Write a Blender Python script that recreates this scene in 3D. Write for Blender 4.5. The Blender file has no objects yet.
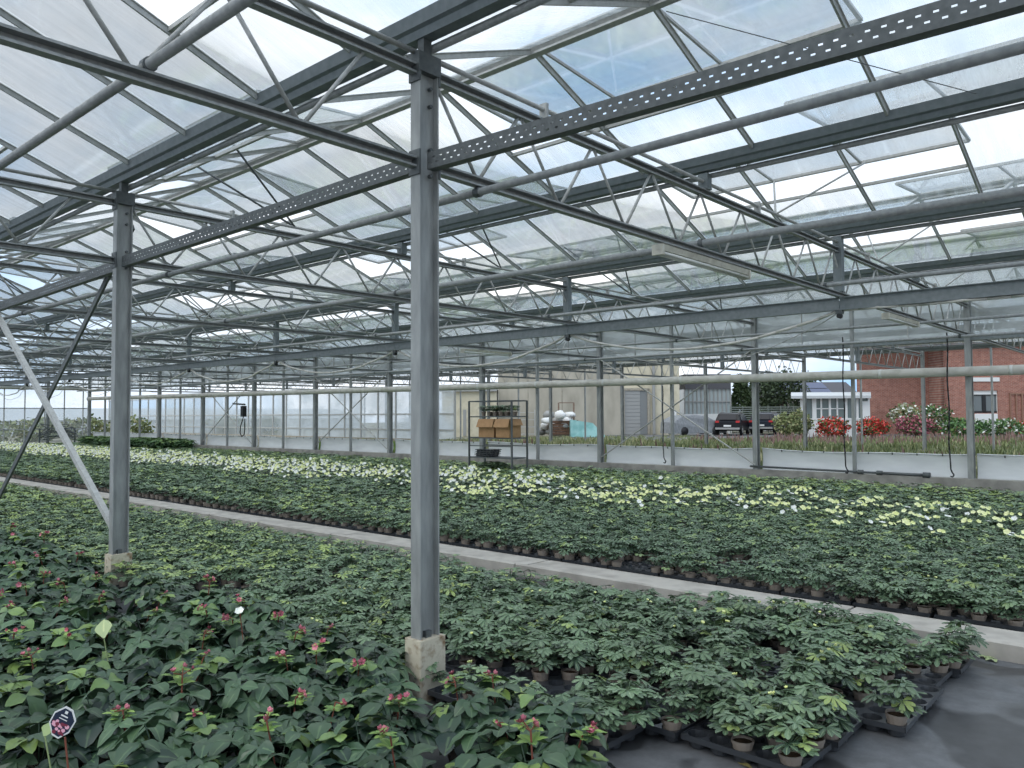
import bpy, math, random
import numpy as np
from mathutils import Vector, Matrix
random.seed(7); rng = np.random.default_rng(11)
S = bpy.context.scene; COL = S.collection
PI = math.pi
# ------------------------------------------------------------------ camera
H = 1.55; F = 788.03
RV = Vector((0.74756076, 0.66417248, -0.00527513)); UV = Vector((0.02983971, -0.02564989, 0.99922554)); WV = Vector((-0.6635228, 0.74713921, 0.03899357))
cam = bpy.data.cameras.new('camera'); cam.sensor_width = 36; cam.lens = F/1024*36; cam.clip_end = 500
co = bpy.data.objects.new('camera', cam); COL.objects.link(co)
m3 = Matrix((RV, UV, -WV)).transposed(); co.matrix_world = Matrix.Translation((0, 0, H)) @ m3.to_4x4()
S.camera = co
S.view_settings.view_transform = 'Standard'; S.view_settings.look = 'None'; S.view_settings.gamma = 1; S.view_settings.exposure = 0.12
S.view_settings.use_curve_mapping = False
def at(px, py, d):
    """point seen at pixel px,py at camera depth d"""
    return Vector((0, 0, H)) + (RV*((px-512)/F) - UV*((py-384)/F) + WV)*d
def depth(x, y, z=0.3):
    return (Vector((x, y, z-H))).dot(WV)
def pix(x, y, z):
    v = Vector((x, y, z-H)); c = v.dot(WV)
    return (512+F*v.dot(RV)/c, 384-F*v.dot(UV)/c, c) if c > .05 else (-9e9, -9e9, c)

# ------------------------------------------------------------------ materials
def mat(name, col, rough=.6, metal=0., spec=.4, noise=None, bump=0., alpha=None):
    m = bpy.data.materials.new(name); m.use_nodes = True; nt = m.node_tree; b = nt.nodes['Principled BSDF']
    b.inputs['Base Color'].default_value = (*col, 1); b.inputs['Roughness'].default_value = rough; b.inputs['Metallic'].default_value = metal
    b.inputs['Specular IOR Level'].default_value = spec
    if noise:
        sc, col2, lo, hi = noise[:4]; stretch = noise[4] if len(noise) > 4 else (1, 1, 1)
        tc = nt.nodes.new('ShaderNodeTexCoord'); mp = nt.nodes.new('ShaderNodeMapping'); mp.inputs['Scale'].default_value = stretch
        n = nt.nodes.new('ShaderNodeTexNoise'); n.inputs['Scale'].default_value = sc; n.inputs['Detail'].default_value = 6
        r = nt.nodes.new('ShaderNodeValToRGB'); r.color_ramp.elements[0].position = lo; r.color_ramp.elements[1].position = hi
        r.color_ramp.elements[0].color = (*col, 1); r.color_ramp.elements[1].color = (*col2, 1)
        nt.links.new(tc.outputs['Object'], mp.inputs[0]); nt.links.new(mp.outputs[0], n.inputs[0]); nt.links.new(n.outputs[0], r.inputs[0])
        nt.links.new(r.outputs[0], b.inputs['Base Color'])
        if bump:
            bp = nt.nodes.new('ShaderNodeBump'); bp.inputs['Strength'].default_value = bump; bp.inputs['Distance'].default_value = .01
            nt.links.new(n.outputs[0], bp.inputs['Height']); nt.links.new(bp.outputs[0], b.inputs['Normal'])
    return m
M = {}
M['column'] = mat('galvanised_column', (.26, .268, .262), .45, .2, .5, (14, (.40, .41, .395), .35, .7, (1, 1, .25)))
M['steel'] = mat('galvanised_steel', (.27, .28, .275), .5, .2, .5, (30, (.38, .385, .375), .35, .7))
M['dark_steel'] = mat('dark_steel', (.085, .095, .095), .5, .2, .5, (30, (.13, .14, .14), .35, .7))
M['gutter'] = mat('gutter_aluminium', (.17, .195, .20), .5, .2, .5, (20, (.23, .255, .26), .3, .7))
M['alu'] = mat('glazing_aluminium', (.42, .42, .40), .5, .2, .5, (25, (.55, .55, .52), .3, .7))
M['rod'] = mat('truss_rod', (.36, .36, .345), .5, .2, .5, (30, (.5, .5, .47), .35, .7))
M['rust'] = mat('rusty_steel', (.22, .12, .07), .8, .1, .3, (40, (.3, .28, .26), .4, .7))
M['concrete'] = mat('concrete', (.42, .38, .31), .9, 0, .2, (9, (.22, .2, .16), .45, .75), .3)
M['base_concrete'] = mat('stained_concrete', (.60, .54, .42), .9, 0, .2, (22, (.24, .15, .08), .5, .78), .4)
M['kerb'] = mat('path_concrete', (.54, .50, .44), .85, 0, .25, (5, (.36, .33, .29), .4, .75), .15)
M['wallkerb'] = mat('curb_concrete', (.40, .38, .34), .9, 0, .25, (4, (.22, .21, .19), .4, .75), .2)
M['tray'] = mat('black_plastic', (.042, .046, .052), .28, 0, .8)
M['pot'] = mat('taupe_plastic', (.30, .25, .205), .6, 0, .4)
M['soil'] = mat('potting_soil', (.045, .03, .02), .95, 0, .1, (80, (.08, .05, .03), .4, .6))
M['whitepipe'] = mat('pale_pipe', (.60, .58, .52), .6, 0, .4, (6, (.44, .42, .36), .4, .75))
M['joint'] = mat('pipe_joint', (.62, .62, .58), .6)
M['sheet'] = mat('white_film', (.78, .80, .80), .5, 0, .3, (2.0, (.68, .70, .71), .3, .7, (1, 1, 4)))
M['hose'] = mat('white_hose', (.62, .60, .55), .5)
M['lampwhite'] = mat('lamp_housing', (.66, .63, .54), .5, 0, .4, (12, (.5, .47, .4), .4, .7))
M['tube'] = mat('lamp_tube_glass', (.78, .78, .74), .2, 0, .5)
M['black'] = mat('black_rubber', (.02, .02, .022), .5)
M['card'] = mat('cardboard', (.50, .30, .16), .85, 0, .2, (10, (.42, .25, .13), .3, .7))
M['zinc'] = mat('trolley_zinc', (.13, .14, .14), .5, .4, .5)
M['shelf'] = mat('trolley_shelf', (.35, .34, .30), .7)
M['stalk'] = mat('red_stalk', (.22, .07, .045), .6, 0, .3)
M['white'] = mat('white_paint', (.8, .8, .78), .5)
M['navy'] = mat('tag_navy', (.02, .03, .06), .4)

def wet_floor():
    m = bpy.data.materials.new('black_ground_fabric'); m.use_nodes = True; nt = m.node_tree; b = nt.nodes['Principled BSDF']
    tc = nt.nodes.new('ShaderNodeTexCoord')
    n = nt.nodes.new('ShaderNodeTexNoise'); n.inputs['Scale'].default_value = 1.6; n.inputs['Detail'].default_value = 2; n.inputs['Distortion'].default_value = .6
    n2 = nt.nodes.new('ShaderNodeTexNoise'); n2.inputs['Scale'].default_value = 9; n2.inputs['Detail'].default_value = 8
    n2.inputs['Roughness'].default_value = .7
    r = nt.nodes.new('ShaderNodeValToRGB'); r.color_ramp.elements[0].position = .44; r.color_ramp.elements[1].position = .50
    r.color_ramp.elements[0].color = (.065, .066, .068, 1); r.color_ramp.elements[1].color = (.16, .163, .168, 1)
    mx = nt.nodes.new('ShaderNodeMix'); mx.data_type = 'RGBA'; mx.blend_type = 'MULTIPLY'; mx.inputs['Factor'].default_value = .7
    r2 = nt.nodes.new('ShaderNodeValToRGB'); r2.color_ramp.elements[0].position = .3; r2.color_ramp.elements[1].position = .7
    r2.color_ramp.elements[0].color = (.55, .55, .55, 1); r2.color_ramp.elements[1].color = (1.25, 1.25, 1.25, 1)
    for q in (n, n2): nt.links.new(tc.outputs['Object'], q.inputs[0])
    nt.links.new(n.outputs[0], r.inputs[0]); nt.links.new(n2.outputs[0], r2.inputs[0])
    nt.links.new(r.outputs[0], mx.inputs[6]); nt.links.new(r2.outputs[0], mx.inputs[7]); nt.links.new(mx.outputs[2], b.inputs['Base Color'])
    rr = nt.nodes.new('ShaderNodeMapRange'); rr.inputs['From Min'].default_value = .47; rr.inputs['From Max'].default_value = .52
    rr.inputs['To Min'].default_value = .3; rr.inputs['To Max'].default_value = .55
    nt.links.new(n.outputs[0], rr.inputs[0]); nt.links.new(rr.outputs[0], b.inputs['Roughness']); b.inputs['Specular IOR Level'].default_value = .3
    return m
M['floor'] = wet_floor()

def leaf_mat(name, dark, light, tip=None, rough=.5, var=.35, ribk=.55):
    """per-leaf tint from the mesh attribute, per-plant tint from the object's random number"""
    m = bpy.data.materials.new(name); m.use_nodes = True; nt = m.node_tree; b = nt.nodes['Principled BSDF']
    a = nt.nodes.new('ShaderNodeAttribute'); a.attribute_name = 'tint'
    r = nt.nodes.new('ShaderNodeValToRGB'); e = r.color_ramp.elements
    e[0].position = 0; e[0].color = (*dark, 1); e[1].position = .8; e[1].color = (*light, 1)
    if tip: q = r.color_ramp.elements.new(1.0); q.color = (*tip, 1)
    oi = nt.nodes.new('ShaderNodeObjectInfo')
    hs = nt.nodes.new('ShaderNodeHueSaturation')
    mr = nt.nodes.new('ShaderNodeMapRange'); mr.inputs['To Min'].default_value = 1-var; mr.inputs['To Max'].default_value = 1+var
    nt.links.new(oi.outputs['Random'], mr.inputs[0]); nt.links.new(mr.outputs[0], hs.inputs['Value'])
    a2 = nt.nodes.new('ShaderNodeAttribute'); a2.attribute_name = 'rib'
    rb = nt.nodes.new('ShaderNodeMapRange'); rb.inputs['From Min'].default_value = .80; rb.inputs['From Max'].default_value = .97; rb.inputs['To Max'].default_value = ribk
    mr2 = nt.nodes.new('ShaderNodeMix'); mr2.data_type = 'RGBA'; mr2.inputs[7].default_value = (min(1, light[0]*1.7), min(1, light[1]*1.5), min(1, light[2]*1.5), 1)
    nt.links.new(a2.outputs['Fac'], rb.inputs[0]); nt.links.new(rb.outputs[0], mr2.inputs[0]); nt.links.new(r.outputs[0], mr2.inputs[6])
    nt.links.new(a.outputs['Fac'], r.inputs[0]); nt.links.new(mr2.outputs[2], hs.inputs['Color']); nt.links.new(hs.outputs[0], b.inputs['Base Color'])
    b.inputs['Roughness'].default_value = rough; b.inputs['Specular IOR Level'].default_value = .5
    return m
M['leaf_small'] = leaf_mat('christmas_rose_leaf', (.034, .064, .036), (.165, .245, .135), (.34, .43, .13), .36, .24, .8)
M['leaf_big'] = leaf_mat('hellebore_leaf', (.018, .040, .028), (.085, .150, .070), (.22, .32, .075), .36, .30)
M['leaf_light'] = leaf_mat('young_leaf', (.09, .19, .05), (.25, .38, .09), None, .5, .2)
M['leaf_bright'] = leaf_mat('fresh_leaf', (.04, .095, .03), (.10, .2, .06), (.2, .3, .07), .55, .2)
M['petal_pink'] = leaf_mat('pink_petal', (.22, .03, .06), (.66, .22, .27), None, .5, .3)
M['petal_white'] = leaf_mat('cream_petal', (.90, .91, .80), (.95, .95, .92), None, .5, .05)
M['petal_yellow'] = leaf_mat('yellow_petal', (.72, .78, .24), (.90, .91, .50), None, .5, .05)
M['petal_red'] = leaf_mat('red_petal', (.55, .03, .03), (.75, .10, .07), None, .5, .1)
M['dead_leaf'] = mat('dry_leaf', (.30, .26, .10), .7)
M['weed'] = leaf_mat('weed_leaf', (.10, .14, .05), (.27, .30, .13), (.44, .40, .22), .6, .1)
M['heather'] = leaf_mat('purple_stem', (.14, .09, .07), (.28, .17, .15), None, .7, .1)
M['tree'] = leaf_mat('tree_leaf', (.018, .035, .016), (.06, .095, .035), None, .6, .1)
M['bark'] = mat('bark', (.08, .06, .045), .9)

def glass_mat(name, dirt_lo, dirt_hi, dcol, stretch, scale=3., tint=(.93, .95, .96), base=0.08):
    """horticultural glass: clear with a dusty, streaked film that scatters the light"""
    m = bpy.data.materials.new(name); m.use_nodes = True; nt = m.node_tree; nt.nodes.clear()
    out = nt.nodes.new('ShaderNodeOutputMaterial')
    tr = nt.nodes.new('ShaderNodeBsdfTransparent'); tr.inputs[0].default_value = (*tint, 1)
    gl = nt.nodes.new('ShaderNodeBsdfGlossy'); gl.inputs['Roughness'].default_value = .08; gl.inputs[0].default_value = (.8, .85, .88, 1)
    df = nt.nodes.new('ShaderNodeBsdfTranslucent'); df.inputs[0].default_value = (*dcol, 1)
    d2 = nt.nodes.new('ShaderNodeBsdfDiffuse'); d2.inputs[0].default_value = (*dcol, 1)
    mixd = nt.nodes.new('ShaderNodeMixShader'); mixd.inputs[0].default_value = .35
    nt.links.new(df.outputs[0], mixd.inputs[1]); nt.links.new(d2.outputs[0], mixd.inputs[2])
    tc = nt.nodes.new('ShaderNodeTexCoord'); mp = nt.nodes.new('ShaderNodeMapping'); mp.inputs['Scale'].default_value = stretch
    n = nt.nodes.new('ShaderNodeTexNoise'); n.inputs['Scale'].default_value = scale; n.inputs['Detail'].default_value = 8; n.inputs['Roughness'].default_value = .65
    n2 = nt.nodes.new('ShaderNodeTexNoise'); n2.inputs['Scale'].default_value = .55; n2.inputs['Detail'].default_value = 3
    mr = nt.nodes.new('ShaderNodeMapRange'); mr.inputs['From Min'].default_value = .35; mr.inputs['From Max'].default_value = .72
    mr.inputs['To Min'].default_value = dirt_lo; mr.inputs['To Max'].default_value = dirt_hi
    m2 = nt.nodes.new('ShaderNodeMapRange'); m2.inputs['From Min'].default_value = .3; m2.inputs['From Max'].default_value = .7
    m2.inputs['To Min'].default_value = .5; m2.inputs['To Max'].default_value = 1.35
    mu = nt.nodes.new('ShaderNodeMath'); mu.operation = 'MULTIPLY'; mu.use_clamp = True
    nt.links.new(tc.outputs['Object'], mp.inputs[0]); nt.links.new(mp.outputs[0], n.inputs[0]); nt.links.new(tc.outputs['Object'], n2.inputs[0])
    nt.links.new(n.outputs[0], mr.inputs[0]); nt.links.new(n2.outputs[0], m2.inputs[0]); nt.links.new(mr.outputs[0], mu.inputs[0]); nt.links.new(m2.outputs[0], mu.inputs[1])
    mx = nt.nodes.new('ShaderNodeMixShader'); nt.links.new(mu.outputs[0], mx.inputs[0]); nt.links.new(tr.outputs[0], mx.inputs[1]); nt.links.new(mixd.outputs[0], mx.inputs[2])
    lw = nt.nodes.new('ShaderNodeLayerWeight'); lw.inputs[0].default_value = .15
    ml = nt.nodes.new('ShaderNodeMath'); ml.operation = 'MULTIPLY'; ml.inputs[1].default_value = .5; nt.links.new(lw.outputs['Fresnel'], ml.inputs[0])
    mg = nt.nodes.new('ShaderNodeMixShader'); nt.links.new(ml.outputs[0], mg.inputs[0]); nt.links.new(mx.outputs[0], mg.inputs[1]); nt.links.new(gl.outputs[0], mg.inputs[2])
    nt.links.new(mg.outputs[0], out.inputs[0]); return m
M['roofglass'] = glass_mat('roof_glass', .08, .46, (.88, .94, .97), (3.5, .35, .35), 3)
M['ventglass'] = glass_mat('vent_glass', .12, .34, (.84, .88, .89), (3, .5, .5), 2.5)
M['wallglass'] = glass_mat('wall_glass', .45, .75, (.85, .89, .90), (.6, 1, 2), 2)
M['endglass'] = glass_mat('end_glass', .10, .30, (.85, .88, .9), (.8, .8, 2), 2)
M['farglass'] = glass_mat('whitened_glass', .70, .92, (.80, .85, .88), (.5, .5, 1.5), 1.2)
M['winglass'] = mat('window_glass', (.10, .13, .14), .08, 0, .8)

# ------------------------------------------------------------------ mesh helpers
class MB:
    def __init__(s): s.v = []; s.f = []; s.mi = []; s.cur = 0
    def add(s, vs, fs):
        o = len(s.v); s.v += [tuple(p) for p in vs]; s.f += [tuple(i+o for i in f) for f in fs]; s.mi += [s.cur]*len(fs); return s
    def box(s, x0, x1, y0, y1, z0, z1):
        return s.add([(x0, y0, z0), (x1, y0, z0), (x1, y1, z0), (x0, y1, z0), (x0, y0, z1), (x1, y0, z1), (x1, y1, z1), (x0, y1, z1)],
                     [(0, 3, 2, 1), (4, 5, 6, 7), (0, 1, 5, 4), (1, 2, 6, 5), (2, 3, 7, 6), (3, 0, 4, 7)])
    def ext(s, prof, p1, p2, up=(0, 0, 1), cap=True):
        """extrude a closed 2-D profile (side, up) from p1 to p2"""
        p1 = Vector(p1); p2 = Vector(p2); d = (p2-p1).normalized(); up = Vector(up)
        if abs(d.dot(up)) > .98: up = Vector((0, 1, 0))
        side = d.cross(up).normalized(); u = side.cross(d).normalized(); n = len(prof)
        vs = [p+side*a+u*b for p in (p1, p2) for a, b in prof]
        fs = [(i, (i+1) % n, n+(i+1) % n, n+i) for i in range(n)]
        if cap: fs += [tuple(range(n))[::-1], tuple(range(n, 2*n))]
        return s.add(vs, fs)
    def bar(s, p1, p2, w, h, up=(0, 0, 1)):
        return s.ext([(-w/2, -h/2), (w/2, -h/2), (w/2, h/2), (-w/2, h/2)], p1, p2, up)
    def tube(s, p1, p2, r, n=8, r2=None):
        p1 = Vector(p1); p2 = Vector(p2); d = (p2-p1).normalized(); up = Vector((0, 0, 1)) if abs(d.z) < .9 else Vector((0, 1, 0))
        a = d.cross(up).normalized(); b = a.cross(d); r2 = r if r2 is None else r2
        vs = [p1+(a*math.cos(t)+b*math.sin(t))*r for t in [2*PI*i/n for i in range(n)]]+[p2+(a*math.cos(t)+b*math.sin(t))*r2 for t in [2*PI*i/n for i in range(n)]]
        return s.add(vs, [(i, (i+1) % n, n+(i+1) % n, n+i) for i in range(n)]+[tuple(range(n))[::-1], tuple(range(n, 2*n))])
    def path(s, pts, r, n=6):
        for a, b in zip(pts[:-1], pts[1:]): s.tube(a, b, r, n)
        return s
    def lathe(s, prof, c=(0, 0, 0), n=16):
        vs = []; fs = []
        for r, z in prof:
            for i in range(n): t = 2*PI*i/n; vs.append((c[0]+r*math.cos(t), c[1]+r*math.sin(t), c[2]+z))
        for k in range(len(prof)-1):
            for i in range(n): j = (i+1) % n; fs.append((k*n+i, k*n+j, (k+1)*n+j, (k+1)*n+i))
        return s.add(vs, fs)
    def blob(s, c, rx, ry, rz, seed=0, amp=.15, nu=10, nv=6):
        R = random.Random(seed); vs = []; fs = []
        for j in range(nv+1):
            ph = PI*j/nv
            for i in range(nu):
                th = 2*PI*i/nu; k = 1+amp*(R.random()*2-1) if 0 < j < nv else 1
                vs.append((c[0]+rx*k*math.sin(ph)*math.cos(th), c[1]+ry*k*math.sin(ph)*math.sin(th), c[2]+rz*k*math.cos(ph)))
        for j in range(nv):
            for i in range(nu): a = j*nu+i; b = j*nu+(i+1) % nu; fs.append((a, b, b+nu, a+nu))
        return s.add(vs, fs)
    def mesh(s, name, mats, smooth=False):
        me = bpy.data.meshes.new(name); me.from_pydata(s.v, [], s.f)
        for m in (mats if isinstance(mats, (list, tuple)) else [mats]): me.materials.append(m)
        if any(s.mi): me.polygons.foreach_set('material_index', s.mi)
        if smooth: me.polygons.foreach_set('use_smooth', [True]*len(s.f))
        me.update(); return me
    def build(s, name, mats, parent=None, smooth=False, **k):
        return link(name, s.mesh(name, mats, smooth), parent, **k)
def link(name, me, parent=None, **k):
    o = bpy.data.objects.new(name, me); COL.objects.link(o)
    if parent: o.parent = parent
    if k: tag(o, **k)
    return o
def tag(o, label=None, cat=None, group=None, kind=None):
    if label: o['label'] = label
    if cat: o['category'] = cat
    if group: o['group'] = group
    if kind: o['kind'] = kind
    return o
def thing(name, loc, label, cat, group=None, rz=0):
    o = bpy.data.objects.new(name, None); COL.objects.link(o); o.location = loc; o.rotation_euler.z = rz; o.empty_display_size = .1
    return tag(o, label, cat, group)
KIDS = {}
def kids(o):
    return [c for c in KIDS.get(o.name, [])]
def reg(o):
    KIDS[o.name] = [c for c in COL.objects if c.parent == o]
    for c in KIDS[o.name]: KIDS[c.name] = [g for g in COL.objects if g.parent == c]
    return o
def dup(root, loc=None, rz=None, label=None, group=None):
    r = root.copy(); COL.objects.link(r)
    if loc is not None: r.location = loc
    if rz is not None: r.rotation_euler.z = rz
    if label: r['label'] = label
    if group: r['group'] = group
    for ch in kids(root):
        c = ch.copy(); COL.objects.link(c); c.parent = r
        for g in kids(ch):
            d = g.copy(); COL.objects.link(d); d.parent = c
    return r

# ================================================================== dimensions of the house
G0 = 2.97; PG = 3.31; XT = -3.288; PX = 4.08; YW = G0+4*PG; XE = XT-10*PX       # gutter line 1, bay width, truss line 1, truss spacing, side wall, end wall
GZ = 3.66; GT = 3.79; RZ = 4.385; XR = 2.6
def gy(j): return G0+PG*j

# ------------------------------------------------------------------ ground, floor, path
MB().box(XE-.1, 6, -12, YW-.02, -.06, 0).build('floor', M['floor'], kind='structure')
M['gravel'] = mat('gravel_ground', (.26, .24, .20), .95, 0, .2, (1.2, (.14, .15, .08), .42, .62), 0)
MB().box(-140, 90, -12.2, 160, -.18, -.07).build('ground', M['gravel'], kind='structure')
M['tarmac'] = mat('tarmac', (.20, .20, .20), .9, 0, .3, (3, (.15, .15, .15), .4, .6))
p = [at(560, 470, 44), at(1300, 470, 44), at(1300, 470, 62), at(560, 470, 62)]
mb = MB(); mb.add([(q.x, q.y, -.065) for q in p], [(0, 1, 2, 3)]); mb.add([(q.x, q.y, -.03) for q in p], [(0, 1, 2, 3)]); mb.add([(p[i].x, p[i].y, z) for i in (0, 1) for z in (-.065, -.03)], [(0, 2, 3, 1)])
mb.build('road', M['tarmac'], kind='structure')
# raised concrete path with a lip, in slabs
for x0 in np.arange(XE, XR, 3.0):
    mb = MB(); g = .012
    mb.ext([(-.28, -.01), (.28, -.01), (.28, .105), (.25, .115), (.235, .085), (.215, .075), (-.26, .07), (-.28, .055)][::-1], (x0+g, 6.03, 0), (min(x0+3, XR)-g, 6.03, 0))
    mb.build('concrete_path_slab', M['kerb'], label='pale concrete path slab with a raised lip between the two plant beds', cat='path slab', group='path slabs')
# low concrete curb under the side wall
mb = MB().box(XE, XR, YW-.12, YW+.12, -.06, .35)
mb.build('wall_side', M['wallkerb'], kind='structure')

# ------------------------------------------------------------------ gutters
def gutter_mesh():
    prof = [(-.040, .02), (.040, .02), (.055, .06), (.080, .07), (.100, .135), (.085, .135), (.068, .085), (.045, .072), (.030, .03), (-.030, .03), (-.045, .072), (-.068, .085), (-.085, .135), (-.100, .135), (-.080, .07), (-.055, .06)]
    return MB().ext(prof, (XE, 0, 0), (XR, 0, 0)).mesh('gutter_channel', M['gutter'])
gm = gutter_mesh()
dm = MB().tube((XE, 0, 0), (XR, 0, 0), .024, 8).mesh('drain_pipe', M['steel'], True)
names = {-3: 'hidden', 0: 'directly over the two tall front columns', 1: 'one bay beyond the tall front columns', 2: 'above the long horizontal steel beam', 3: 'one bay in front of the side wall', 4: 'on top of the glazed side wall'}
for j in range(-1, 9):
    lab = 'dark grey roof gutter '+names.get(j, 'over the neighbouring house beyond the side wall')
    t = thing('roof_gutter', (0, gy(j), GZ), lab if j >= 0 else 'dark grey roof gutter above the camera, nearest of all', 'gutter', 'roof gutters')
    link('gutter_channel', gm, t)
    d = link('drain_pipe', dm, t); d.location = (0, .075, .0)

# ------------------------------------------------------------------ roof glass with ridge, bars and vents
BX0 = -1.745; BP = 1.06           # glazing bars at BX0 - BP*k
bars = [BX0-BP*k for k in range(-4, 41) if XE+.05 < BX0-BP*k < XR]
TRF = .60                        # fraction (ridge->gutter) at which the transom sits
def slope_pt(j, side, t):
    """t=0 ridge, t=1 gutter; side +1 the half towards +Y of the ridge"""
    yr = gy(j)+PG/2; return yr+side*t*(PG/2-.085), RZ+(GT-RZ)*t
far_v = [(BX0-BP*(6*k+3), BX0-BP*6*k) for k in range(-1, 7)]
near_v = [(BX0-BP*(6*k+6.99), BX0-BP*(6*k+4.01)) for k in range(-1, 7)]
near_v = [(BX0-BP*(6*k+7), BX0-BP*(6*k+4)) for k in range(-1, 7)]
far_v = [v for v in far_v if v[0] > XE+.1 and v[1] < XR]; near_v = [v for v in near_v if v[0] > XE+.1 and v[1] < XR]
def slope(j, side, vents):
    mb = MB()
    yr, zr = slope_pt(j, side, .03); yt, zt = slope_pt(j, side, TRF); yg, zg = slope_pt(j, side, 1.0)
    def quad(x0, x1, a, b):
        mb.add([(x0, a[0], a[1]), (x1, a[0], a[1]), (x1, b[0], b[1]), (x0, b[0], b[1])], [(0, 1, 2, 3)])
    edges = sorted([XE]+bars+[XR])
    for x0, x1 in zip(edges[:-1], edges[1:]):
        quad(x0, x1, (yt, zt+.012), (yg, zg+.012))
        if not any(v[0]-.01 < (x0+x1)/2 < v[1]+.01 for v in vents): quad(x0, x1, (yr, zr+.012), (yt, zt+.012))
    o = mb.build('ceiling', M['roofglass'], kind='structure')
    b = MB(); hb = .035
    for x in bars:
        b.ext([(-.008, -hb), (.008, -hb), (.012, -.004), (.022, 0), (.022, .006), (-.022, .006), (-.022, 0), (-.012, -.004)], (x, yr, zr), (x, yg, zg), (0, 0, 1))
    for v in vents: b.bar((v[0], yt, zt-.005), (v[1], yt, zt-.005), .03, .03)
    tag(b.build('glazing_frame', M['alu'], o), kind='structure')
    return o
for j in range(-1, 8):
    if j >= 0: slope(j, 1, far_v if j < 4 else far_v)
    else: slope(j, 1, far_v)
    slope(j, -1, near_v if j >= 0 else [])
    yr = gy(j)+PG/2
    r = MB().ext([(-.035, -.05), (.035, -.05), (.035, -.035), (.012, -.02), (.05, .02), (.045, .035), (0, .05), (-.045, .035), (-.05, .02), (-.012, -.02), (-.035, -.035)], (XE, yr, RZ), (XR, yr, RZ))
    r.build('ceiling_ridge', M['alu'], kind='structure')
# open vents hinged at the ridge
VL = 1.10; VW = BP*3-.05
def vent_proto():
    t = thing('roof_vent', (0, 0, -50), 'open glass roof vent', 'roof vent', 'open roof vents')
    fr = MB()
    for x in (-VW/2, -VW/2+BP, VW/2-BP, VW/2): fr.bar((x, .03, 0), (x, VL, 0), .028 if abs(x) > 1 else .02, .022)
    fr.bar((-VW/2, VL, 0), (VW/2, VL, 0), .035, .03, ); fr.bar((-VW/2, .03, 0), (VW/2, .03, 0), .03, .025)
    fr.build('vent_frame', M['alu'], t)
    MB().add([(-VW/2, .03, .012), (VW/2, .03, .012), (VW/2, VL, .012), (-VW/2, VL, .012)], [(0, 1, 2, 3)]).build('vent_glass', M['ventglass'], t)
    return reg(t)
vp = vent_proto(); first = True
VA = math.atan2(-.085, 1.08)
vents = []
for j in range(0, 8):
    for side, vl in ((1, far_v), (-1, near_v)):
        for v in vl:
            yr = gy(j)+PG/2
            xm = (v[0]+v[1])/2
            wh = ['above the front columns', 'in the second bay', 'above the long beam', 'in the wall bay'][j] if j < 4 else 'over the neighbouring house'
            lab = 'glass roof vent propped open on the %s side of the ridge %s' % ('far' if side > 0 else 'near', wh)
            o = vp if first else dup(vp); first = False
            o['label'] = lab
            o.matrix_world = Matrix.Translation((xm, yr, RZ+.02)) @ Matrix.Rotation(0 if side > 0 else PI, 4, 'Z') @ Matrix.Rotation(VA, 4, 'X')
            vents.append((xm, j, side, v))

# ------------------------------------------------------------------ trusses, columns, beams
ZB0, ZB1, ZT0, ZT1 = 2.93, 2.99, 3.46, 3.52
def chord(y0, y1, z0, z1):
    h = z1-z0; w = .052   # C section, open side towards +x
    prof = [(-w/2, 0), (w/2, 0), (w/2, .012), (-w/2+.006, .012), (-w/2+.006, h-.012), (w/2, h-.012), (w/2, h), (-w/2, h)]
    return MB().ext(prof, (0, y0, z0), (0, y1, z0))
def truss():
    t = thing('roof_truss', (0, 0, 0), 'lattice roof truss', 'truss', 'roof trusses')
    L = 4*PG; a, b = .06, L-.06
    chord(a, b, ZB0, ZB1).build('bottom_chord', M['steel'], t)
    chord(a, b, ZT0, ZT1).build('top_chord', M['steel'], t)
    MB().tube((0, a, ZT1+.07), (0, b, ZT1+.07), .016, 8).build('vent_rack_tube', M['rod'], t, True)
    nb = [.43+.8*k for k in range(16)]; rod = M['rod']
    for y in nb:
        MB().tube((0, max(y-.40, .07), ZT0+.01), (0, y-.02, ZB1), .0115, 6).build('web_brace', rod, t, True)
        MB().tube((0, y+.02, ZB1), (0, min(y+.38, L-.07), ZT0+.01), .0115, 6).build('web_brace', rod, t, True)
    # stubs under the gutters, heavier post under the third gutter
    for q in (1, 3): MB().box(-.045, .045, PG*q-.04, PG*q+.04, ZT1, GZ).build('gutter_stub', M['gutter'], t)
    MB().box(-.05, .05, PG*2-.045, PG*2+.045, ZB1, GZ).build('gutter_post', M['gutter'], t)
    for y in (1.07, 4.38, 7.7, 11.0): MB().box(-.03, .03, y-.012, y+.012, ZT1, ZT1+.11).build('rack_bracket', M['rod'], t)
    return reg(t)
tp = truss(); first = True
tw = ['nearest, joined to the front column', 'joined to the second front column', 'third from the camera', 'fourth from the camera']
for k in range(0, 11):
    for s in (-1, 0, 1):
        if k == 10 and s == 0: pass
        o = tp if first else dup(tp); first = False
        o.location = (XT-PX*k, gy(4*s), 0)
        if s == 0: o['label'] = 'grey lattice roof truss to the side wall, '+tw[k] if k < 4 else 'grey lattice roof truss in the far half of the house'
        elif s == -1: o['label'] = 'grey lattice roof truss overhead at the top left, '+['at the front column', 'at the second column'][k] if k < 2 else 'grey lattice truss continuing past the second front column'
        else: o['label'] = 'lattice truss of the neighbouring house beyond the side wall'
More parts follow.
